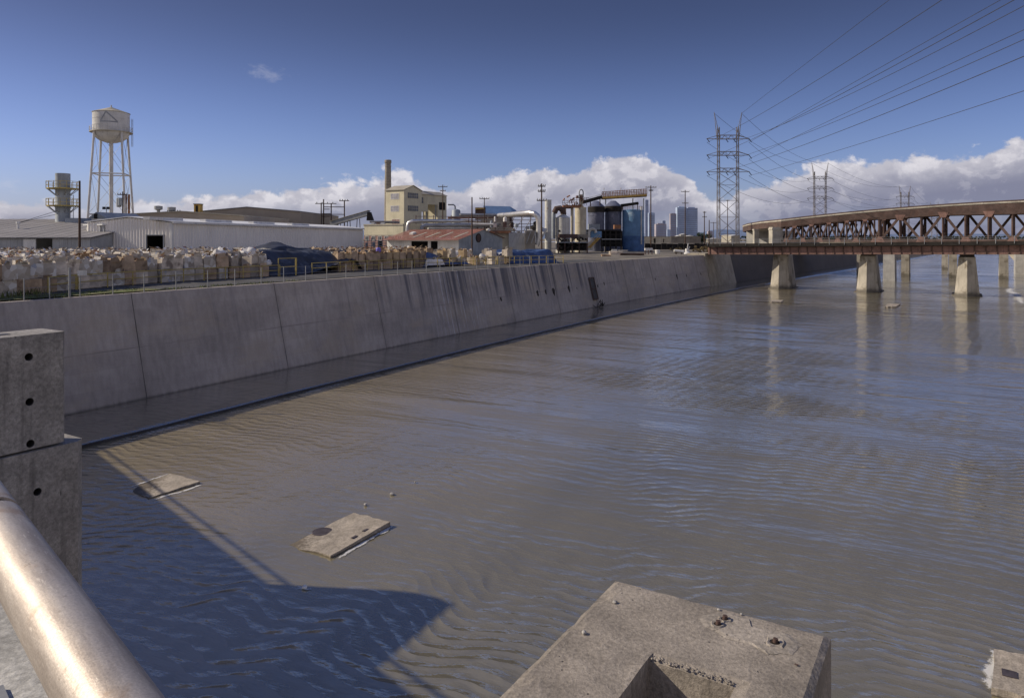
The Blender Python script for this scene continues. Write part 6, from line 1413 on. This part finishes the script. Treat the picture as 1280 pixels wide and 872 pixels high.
for r in range(9):
    inl = 2.9+r*2.6+.25*r*r*.3
    for px, p in along(-30+r*3, 352 if r < 4 else 330-r*16, 1.6+.06*r, inl):
        q = p-c0
        if q.dot(-U) < 1.5 and -.2 < q.dot(LV) < GWd and q.dot(U) > -1.5: continue
        if q.dot(U) > -1.5 and q.dot(LV) > -1.6: continue
        if p.y > 95.5: continue
        if R.random() < .12: continue
        key = R.choice(['tallg', 'tallg', 'tallb']); 
        place(key, p+AX*R.uniform(-.3, .3)+BX*R.uniform(-.4, .4), ang_f+R.uniform(-.3, .3), 'tall mixed stack of waste paper and board in the back rows before the white warehouse', 'waste stacks in the back rows')
MID = 'scrap boxes in the middle of the yard'
for px, p in along(432, 540, 1.18, 1.2):
    for l in range(2): place('mid' if R.random() < .85 else 'tan', p+BX*R.uniform(-.1, .1)+V((0, 0, l*(BH+.02))), ang_f+R.uniform(-.07, .07), ('brown cardboard box in the bottom layer of the middle wall of boxes', 'brown cardboard box in the top layer of the middle wall of boxes')[l], MID, l == 1)
for r in range(2):
    for px, p in along(438, 560, 1.7, 3.4+r*2.6): place('tallb', p, ang_f+R.uniform(-.1, .1), 'tall brown waste stack behind the middle wall of boxes', MID)
for r in range(4):
    for px, p in along(556+r*4, 652, 1.5, 1.8+r*2.7):
        if R.random() < .25: continue
        key = R.choice(['tan', 'tan', 'brown', 'grey']); place(key, p+AX*R.uniform(-.2, .2), ang_f+R.uniform(-.2, .2), 'tan cardboard box of scrap in the loose rows before the red roofed shed', 'loose scrap boxes before the red roofed shed')
        if R.random() < .55: place(R.choice(['tan', 'grey']), p+V((0, 0, BH+.02)), ang_f+R.uniform(-.2, .2), 'upper cardboard box in the loose rows before the red roofed shed', 'loose scrap boxes before the red roofed shed')
# big soft sacks on and among the boxes
sk_m = [sack_mesh('plastic_sack', .62, i, 'sack') for i in range(4)]
for i, (px, inl, z, s, lab) in enumerate(((307, 3.1, 1.9, 1.15, 'large white wrapped sack with a dark patch on the boxes left of the tarpaulin'), (330, 2.2, 1.7, 1.3, 'largest rounded white sack on the boxes beside the tarpaulin'), (285, 1.3, 1.92, .95, 'pale plastic sack slumped on the front boxes'),
        (342, 1.0, .95, .8, 'small white sack next to the tarpaulin edge'), (148, 2.9, 1.95, .8, 'flat white plastic sack behind the front boxes left of the warehouse door'), (106, 3.0, 1.95, .9, 'white plastic sack among the boxes left of the warehouse gable'), (240, 3.0, 1.95, .8, 'white plastic sack heap right of the warehouse door'),
        (579, 3.5, 1.2, .9, 'white sack in front of the red roofed shed'), (601, 4.5, 1.2, .9, 'white sack before the grey gable of the red roofed shed'), (636, 4.5, .6, 1.0, 'white sack near the left end of the navy tarpaulin'), (59, 6.5, 1.9, 1.0, 'white sack on the far left scrap rows'))):
    o = link('plastic_sack', sk_m[i % 4], None, FP(px)+BX*inl+V((0, 0, z))); o.scale = (s, s, s*.75); o.rotation_euler = (0, 0, i*1.3); tag(o, lab, 'sack')
o = link('plastic_drum', MB().lathe([(.001, 0), (.25, 0), (.31, .08), (.31, .48), (.25, .58), (.1, .62), (.001, .62)], (0, 0), 18).mesh('plastic_drum', M['purple'], True), None, FP(484)+BX*1.4+V((0, 0, 1.98))); tag(o, 'round violet blue plastic drum on top of the middle wall of boxes', 'drum')
for i, (px, inl, z, a) in enumerate(((28, 5.0, 1.95, .1), (72, 7.5, 1.95, -.25), (96, 5.5, 1.95, .3))):
    p = FP(px)+BX*inl+V((0, 0, z)); mb = MB(); u = (AX*math.cos(a)+BX*math.sin(a)); mb.frame_box(p, u*2.6, BX*1.2-AX*.2, V((0, 0, .10))); mb.frame_box(p+V((0, 0, .1)), V((0, 0, .5))+u*.3, BX*1.2, u*.1); mb.frame_box(p+u*.3+V((0, 0, .1)), u*1.8, BX*.9, V((0, 0, .18)))
    single('fallen_board', mb, M[('tan_wall', 'dark', 'stack')[i]], ('tilted pale board leaning on the far left scrap rows', 'dark flat panel lying on the scrap rows before the grey shed', 'grey flat panel on the scrap rows left of the warehouse')[i], 'board', p)

# ================================================================ tarpaulins
def tarp(name, label, pxa, pxb, in0, in1, hf, mt, nu=70, nv=40, wr=.09):
    a = FP(pxa); b2 = FP(pxb); ax = (b2-a); L = ax.length; base = (a+b2)/2; mb = MB()
    def fn(u, v):
        p = a+ax*u+BX*(in0+(in1-in0)*v); w = noise.noise(V((u*L*.5, v*6+u*3, 1.0)))*.6+noise.noise(V((u*L*1.1+v*5, v*3, 5.0)))*.5
        fold = abs(math.sin((u*L*1.3+v*4+2*noise.noise(V((u*4, v*3, 0))))*1.9))
        h = hf(u, v); p.z = GZ+.03+max(0, h+(w*wr*2.2-fold*wr)*min(1, h)); p += -BX*(w*wr*1.5*(1 if h > .2 else 0)); return p
    mb.grid(fn, nu, nv); return single(name, mb, M[mt], label, 'tarpaulin', base, None, 'all')
def sm(x): x = max(0, min(1, x)); return x*x*(3-2*x)
def h1(u, v):      # left tarpaulin: high crown behind, long skirt falling to the road at the left
    edge = .0+sm(v/.42); crown = 2.3+.30*math.exp(-((u-.42)/.25)**2)*sm((v-.35)/.4)+.2*math.exp(-((u-.1)/.1)**2)
    front = 1.0 if u < .45 else 1.0
    cut = sm((1.02-u)/.12)*sm((u+.03)/.06)
    skirt = .0 if u < .35 else 1.35*sm((u-.3)/.6)
    return (skirt*(1-edge)+crown*edge)*cut
tarp('tarpaulin', 'big slate blue tarpaulin draped over a heap of boxes, its skirt falling to the road', 341, 455, .15, 6.5, h1, 'tarp_black', 90, 46, .11)
def h2(u, v): return (2.12+.55*math.exp(-((u-.35)/.22)**2)*math.exp(-((v-.5)/.35)**2))*sm(u/.06)*sm((1-u)/.08)*sm(v/.2)*sm((1-v)/.15)
tarp('tarpaulin', 'black sheet lying humped on top of the big slate blue tarpaulin', 372, 428, 3.2, 9.5, lambda u, v: h2(u, v)*1.22, 'tarp_black', 60, 36, .06)
tarp('tarpaulin', 'flat dark sheet on the boxes right of the big slate blue tarpaulin', 430, 482, 1.9, 5.0, lambda u, v: 2.25*sm(u/.05)*sm((1-u)/.05)*sm(v/.06+.35)*sm((1-v)/.06), 'tarp_black', 50, 26, .05)
def h3(u, v): return (.35+1.75*(1-u*.72))*sm((1-u)/.06)*sm(u/.05)*(.15+.85*sm(v/.55))
tarp('tarpaulin', 'dark blue tarpaulin sloping down to the right before the red roofed shed', 534, 596, .5, 4.4, h3, 'tarp_blue', 66, 30, .09)
tarp('tarpaulin', 'pale underside of a sheet hanging below the sloping dark blue tarpaulin', 535, 560, .28, .62, lambda u, v: (.2+.75*sm(v))*sm(u/.1)*sm((1-u)/.1), 'sack', 30, 8, .04)
def h4(u, v): return (1.85+.35*math.sin(u*9)*.4+.25*noise.noise(V((u*5, v*3, 2))))*sm(u/.08)*sm((1-u)/.05)*(sm(v/.35))*sm((1-v)/.2+.0)
tarp('tarpaulin', 'rounded navy blue tarpaulin mound at the right end of the yard', 645, 706, .55, 6.0, h4, 'tarp_blue', 80, 40, .12)

# ================================================================ weeds, verge, brush
wd = MB(); Rw = random.Random(21)
def tuft(p, n, h, s):
    for k in range(n):
        a = Rw.uniform(0, 6.28); q = p+V((Rw.gauss(0, s), Rw.gauss(0, s), 0)); hh = h*Rw.uniform(.5, 1.2); w = V((math.cos(a), math.sin(a), 0))*Rw.uniform(.02, .05); l = V((math.cos(a+1.5), math.sin(a+1.5), 0))*hh*Rw.uniform(.1, .6)
        wd.add([q-w, q+w, q+l*.5+w*.7+V((0, 0, hh*.6)), q+l+V((0, 0, hh))], [(0, 1, 2, 3)])
for k in range(150):
    Y = Rw.uniform(40, 51.5)
    d_ = Rw.gauss(3.6, .7) if Rw.random() < .8 else Rw.uniform(2.3, 6.2)
    tuft(WP(Y, max(2.3, d_), GZ-.08), 14, .15 if d_ > 3 else .09, .3)
for k in range(30): Y = Rw.uniform(52, 64); tuft(WP(Y, Rw.uniform(2.3, 3.0), GZ-.08), 10, .15, .25)
for px in (2, 10, 19, 30, 43, 50): tuft(FP(px)+BX*.2, 22, .42, .4)
stuff('weeds', wd, M['grass'], 'green weeds along the verge at the left end of the channel wall', 'weeds')
vg = MB(); 
vr = [39+i*.8 for i in range(17)]
for Y in vr: vg.v += [tuple(WP(Y, 2.3, GZ-.02+.004)), tuple(WP(Y, 5.4-.1*(Y-39)+.5*noise.noise(V((Y*.6, 0, 0))), GZ+.02))]
for i in range(len(vr)-1): a = i*2; vg.f.append((a, a+1, a+3, a+2))
M['verge'] = mat('grassy_verge', (.13, .125, .06), .95, var=.35, sc=.6, fine=5, col2=(.09, .12, .035), c2thr=.5, c2sc=.9)
struct('verge', vg, M['verge'])
def brush(name, lab, p, w, h, n, mt='bush', cat='shrub', leaf=.14):
    t_ = thing(name, lab, cat, p); mb = MB(); st_ = MB(); cl = [(Rw.gauss(0, w*.45), Rw.gauss(0, w*.35), h*Rw.uniform(.25, .85), Rw.uniform(.35, .7)) for _ in range(9)]
    for k in range(n):
        cx, cy, cz, cr = Rw.choice(cl); d_ = V((Rw.gauss(0, 1), Rw.gauss(0, 1), Rw.gauss(0, 1))).normalized()*cr*h*.45*Rw.random()**.4
        q = V((cx, cy, cz))+d_; q.z = max(.03, q.z); u = V((Rw.gauss(0, 1), Rw.gauss(0, 1), Rw.gauss(0, 1))).normalized()*leaf*Rw.uniform(.6, 1.5); v2 = u.orthogonal().normalized()*leaf*Rw.uniform(.4, 1)
        mb.add([q-u, q+v2*.6, q+u, q-v2*.6], [(0, 1, 2, 3)])
    for cx, cy, cz, cr in cl: st_.tube([(cx*.2, cy*.2, -.05), (cx*.6, cy*.6, cz*.5), (cx, cy, cz)], [.05, .035, .015], 5)
    part('foliage', mb, M[mt], t_); part('stems', st_, M['wood'], t_); return t_
brush('dry_shrub', 'dry golden brown brush on the bank at the left end of the railway bridge', PG(882, 176, GZ), 2.6, 2.2, 900, 'bush')
brush('dry_shrub', 'low brown brush between white valve post and railway bridge', PG(872, 174, GZ), 1.8, 1.3, 600, 'bush')
brush('dry_shrub', 'tiny brown brush clump behind the white pipe', PG(846, 182, GZ), 1.6, 1.4, 400, 'bush')
brush('green_shrub', 'dark green scrub at the foot of the brown boundary wall', PG(843, 225, GZ), 3.2, 2.0, 700, 'tree', leaf=.22)
brush('tree', 'small dark tree in the distance left of the bare pole', PG(877, 420, GZ), 4.5, 7.5, 900, 'tree', 'tree', .5)
brush('tree', 'dark tree just behind the pale stepped pole', PG(884, 500, GZ), 4, 7, 700, 'tree', 'tree', .55)
tl = MB()
for k in range(2600):
    x = Rw.uniform(300, 1500); Y = 950+Rw.uniform(-40, 40); hh = 6+4*noise.noise(V((x*.012, 0, 3))); q = V((x, Y, GZ+Rw.random()**.7*hh)); s = Rw.uniform(.8, 2.2)
    tl.add([q+V((-s, 0, 0)), q+V((0, .2, -s*.7)), q+V((s, 0, .1)), q+V((0, -.2, s*.8))], [(0, 1, 2, 3)])
stuff('far_trees', tl, M['tree'], 'hazy far-off line of trees beyond the bridges', 'trees')
SKY_STR = .10; SUN = 4.5
SKY_LO = (.62, .66, 1.04); SKY_HI = (.34, .32, .46); SKY_FILL = (.75, 1.2, 3.0)
CL_HI = (7.4, 7.2, 7.7); CL_LO = (2.3, 2.4, 3.4); CL_SH = (2.2, 2.3, 3.25); CL_HZ = (3.0, 3.7, 5.6)
# ================================================================ light, sky, camera
SDIR = V((-1.556, .150, 1.0)).normalized(); elev = math.asin(SDIR.z); azi = math.atan2(SDIR.x, SDIR.y)
sun = bpy.data.lights.new('sun', 'SUN'); sun.energy = SUN; sun.angle = math.radians(.5); sun.color = (1.0, .88, .71)
so = bpy.data.objects.new('sun', sun); C.objects.link(so); so.location = (-60, 0, 60); so.rotation_euler = (-SDIR).to_track_quat('-Z', 'Y').to_euler()
w = bpy.data.worlds.new('World'); bpy.context.scene.world = w; w.use_nodes = True; t = NT(w.node_tree); bg = w.node_tree.nodes['Background']
sky = t.node('ShaderNodeTexSky', sky_type='NISHITA'); sky.sun_disc = False; sky.sun_elevation = elev; sky.sun_rotation = azi % (2*math.pi); sky.air_density = 1.0; sky.dust_density = .6; sky.ozone_density = 1.5; sky.altitude = 50
g = t.node('ShaderNodeTexCoord').outputs['Generated']; sp = t.node('ShaderNodeSeparateXYZ'); t.set(sp.inputs[0], g); x, y, z = sp.outputs
az = t.m('ARCTAN2', x, y); hor = t.m('SQRT', t.m('ADD', t.m('MULTIPLY', x, x), t.m('MULTIPLY', y, y))); el = t.m('ARCTAN2', z, hor)
# tone of the blue: deepen it upwards, keep the horizon lavender-blue
sk_c = t.mix(1.0, sky.outputs[0], t.mix(t.ramp(el, .06, .33), SKY_LO, SKY_HI), 'MULTIPLY'); sk_c = t.mix(t.ramp(el, .40, .80), sk_c, SKY_FILL)   # unseen overhead sky blended to an added fill colour
cb = t.node('ShaderNodeCombineXYZ'); t.set(cb.inputs[0], t.m('MULTIPLY', az, 1.0)); t.set(cb.inputs[1], t.m('MULTIPLY', el, 1.25)); q = cb.outputs[0]
# height of the cumulus bank's top by compass bearing
fc = t.node('ShaderNodeFloatCurve'); cu = fc.mapping.curves[0]
env = []
for px, py in ((-200, 250), (0, 250), (60, 246), (120, 256), (190, 251), (260, 244), (330, 240), (400, 232), (450, 222), (490, 216), (530, 228), (560, 236), (600, 224), (650, 214), (700, 206), (760, 198), (820, 196), (850, 206), (872, 236), (900, 250), (925, 232), (960, 222), (1000, 208), (1050, 200), (1100, 197), (1170, 188), (1230, 180), (1290, 174), (1500, 170)):
    a = math.atan((px-640)/F); env.append(((a+1.0)/2.0, math.atan((HY-py)/F*math.cos(a))/.2))
pts = [(0, .25)]+env+[(1, .5)]
while len(cu.points) < len(pts): cu.points.new(.5, .5)
for p_, (a, b_) in zip(cu.points, pts): p_.location = (a, b_); p_.handle_type = 'AUTO'
fc.mapping.update(); t.set(fc.inputs['Value'], t.m('DIVIDE', t.m('ADD', az, 1.0), 2.0)); away = t.ramp(t.m('ABSOLUTE', az), .80, 1.35); top = t.m('ADD', t.m('MULTIPLY', fc.outputs[0], .2), t.m('MULTIPLY', away, .40))   # unseen clouds raised beside and behind the view as added fill light
def cl(off=(0, 0, 0)):
    v = t.mapv(q, loc=off)
    a = t.noise(v, 13.0, 3, .5); b_ = t.noise(v, 30.0, 8, .62, .25); return t.m('ADD', t.m('MULTIPLY', a, .55), t.m('MULTIPLY', b_, .45))
n0 = cl(); n1 = cl((.010, -.016, 0)); nf = t.noise(q, 95.0, 4, .6)
edge = t.m('ADD', t.m('SUBTRACT', top, el), t.m('ADD', t.m('MULTIPLY', t.m('SUBTRACT', n0, .5), .105), t.m('MULTIPLY', t.m('SUBTRACT', nf, .5), .012)))
cov = t.ramp(edge, -.001, .0085)
# thin breaks low in the bank
brk = t.ramp(t.noise(t.mapv(q, sc=(1, 2.6, 1), loc=(3, 1, 0)), 9.0, 6, .6), .40, .58); depth = t.ramp(edge, .0, .045)
cov = t.m('MULTIPLY', cov, t.m('SUBTRACT', 1.0, t.m('MULTIPLY', t.m('SUBTRACT', 1.0, brk), t.m('MULTIPLY', t.ramp(el, .055, .01), .55))))
lit = t.ramp(t.m('SUBTRACT', n0, n1), -.055, .075)
under = t.ramp(edge, .005, .040); relel = t.ramp(t.m('DIVIDE', el, t.m('MAXIMUM', top, .01)), .78, .18)
shade = t.m('ADD', t.m('MULTIPLY', under, .62), t.m('MULTIPLY', relel, .50))
right = t.ramp(az, .25, .65); shade = t.m('MINIMUM', 1.0, t.m('MULTIPLY', shade, t.m('ADD', .80, t.m('MULTIPLY', right, .5))))
shade = t.m('MULTIPLY', shade, t.m('SUBTRACT', 1.0, t.m('MULTIPLY', away, .6))); hi_c, lo_c = CL_HI, CL_LO
cc = t.mix(shade, hi_c, lo_c); cc = t.mix(t.m('MULTIPLY', t.m('SUBTRACT', 1.0, lit), .42), cc, CL_SH)
cc = t.mix(t.m('MULTIPLY', t.ramp(lit, .6, 1.0), t.m('SUBTRACT', .50, t.m('MULTIPLY', shade, .38))), cc, hi_c)
band = t.ramp(t.noise(t.mapv(q, sc=(.55, 4.0, 1), loc=(0, 2, 0)), 8.0, 5, .6), .42, .6); cc = t.mix(t.m('MULTIPLY', t.m('MULTIPLY', t.m('SUBTRACT', 1.0, band), relel), .45), cc, CL_SH)
# a few tiny wisps high up
ws = t.m('MULTIPLY', t.ramp(t.noise(t.mapv(q, sc=(1, 2.4, 1)), 26.0, 6, .62), .62, .74), .0)
def wisp(px, py, rx, ry):
    a0 = math.atan((px-640)/F); e0 = math.atan((HY-py)/F*math.cos(a0)); dx = t.m('DIVIDE', t.m('SUBTRACT', az, a0), rx/F); dy = t.m('DIVIDE', t.m('SUBTRACT', el, e0), ry/F)
    d = t.m('SQRT', t.m('ADD', t.m('MULTIPLY', dx, dx), t.m('MULTIPLY', dy, dy))); return t.m('MULTIPLY', t.ramp(t.m('ADD', d, t.m('MULTIPLY', t.m('SUBTRACT', t.noise(t.mapv(q, sc=(1, 1.6, 1)), 55.0, 5, .65), .5), 3.2)), 1.1, -.2), .17)
ws = t.m('ADD', wisp(333, 92, 26, 9), t.m('ADD', wisp(11, 232, 14, 8), 0.0))
sky_mix = t.mix(t.m('MINIMUM', t.m('ADD', ws, 0.0), .6), sk_c, CL_HI)
hz_ = t.m('MULTIPLY', t.ramp(el, .12, -.01), .35); sky_mix = t.mix(hz_, sky_mix, CL_HZ)
fin = t.mix(cov, sky_mix, cc)
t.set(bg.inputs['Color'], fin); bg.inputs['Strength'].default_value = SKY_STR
cam = bpy.data.cameras.new('camera'); co = bpy.data.objects.new('camera', cam); C.objects.link(co)
co.location = (0, 0, CZ); co.rotation_euler = (math.pi/2, 0, 0); cam.sensor_width = 36; cam.lens = 36*F/1280; cam.shift_y = -(436-HY)/1280; cam.clip_start = .05; cam.clip_end = 20000
sc = bpy.context.scene; sc.camera = co; sc.view_settings.view_transform = 'Standard'; sc.view_settings.look = 'None'; sc.view_settings.exposure = 0; sc.view_settings.gamma = 1
sc.render.engine = 'CYCLES'; sc.cycles.use_denoising = True; sc.cycles.max_bounces = 6
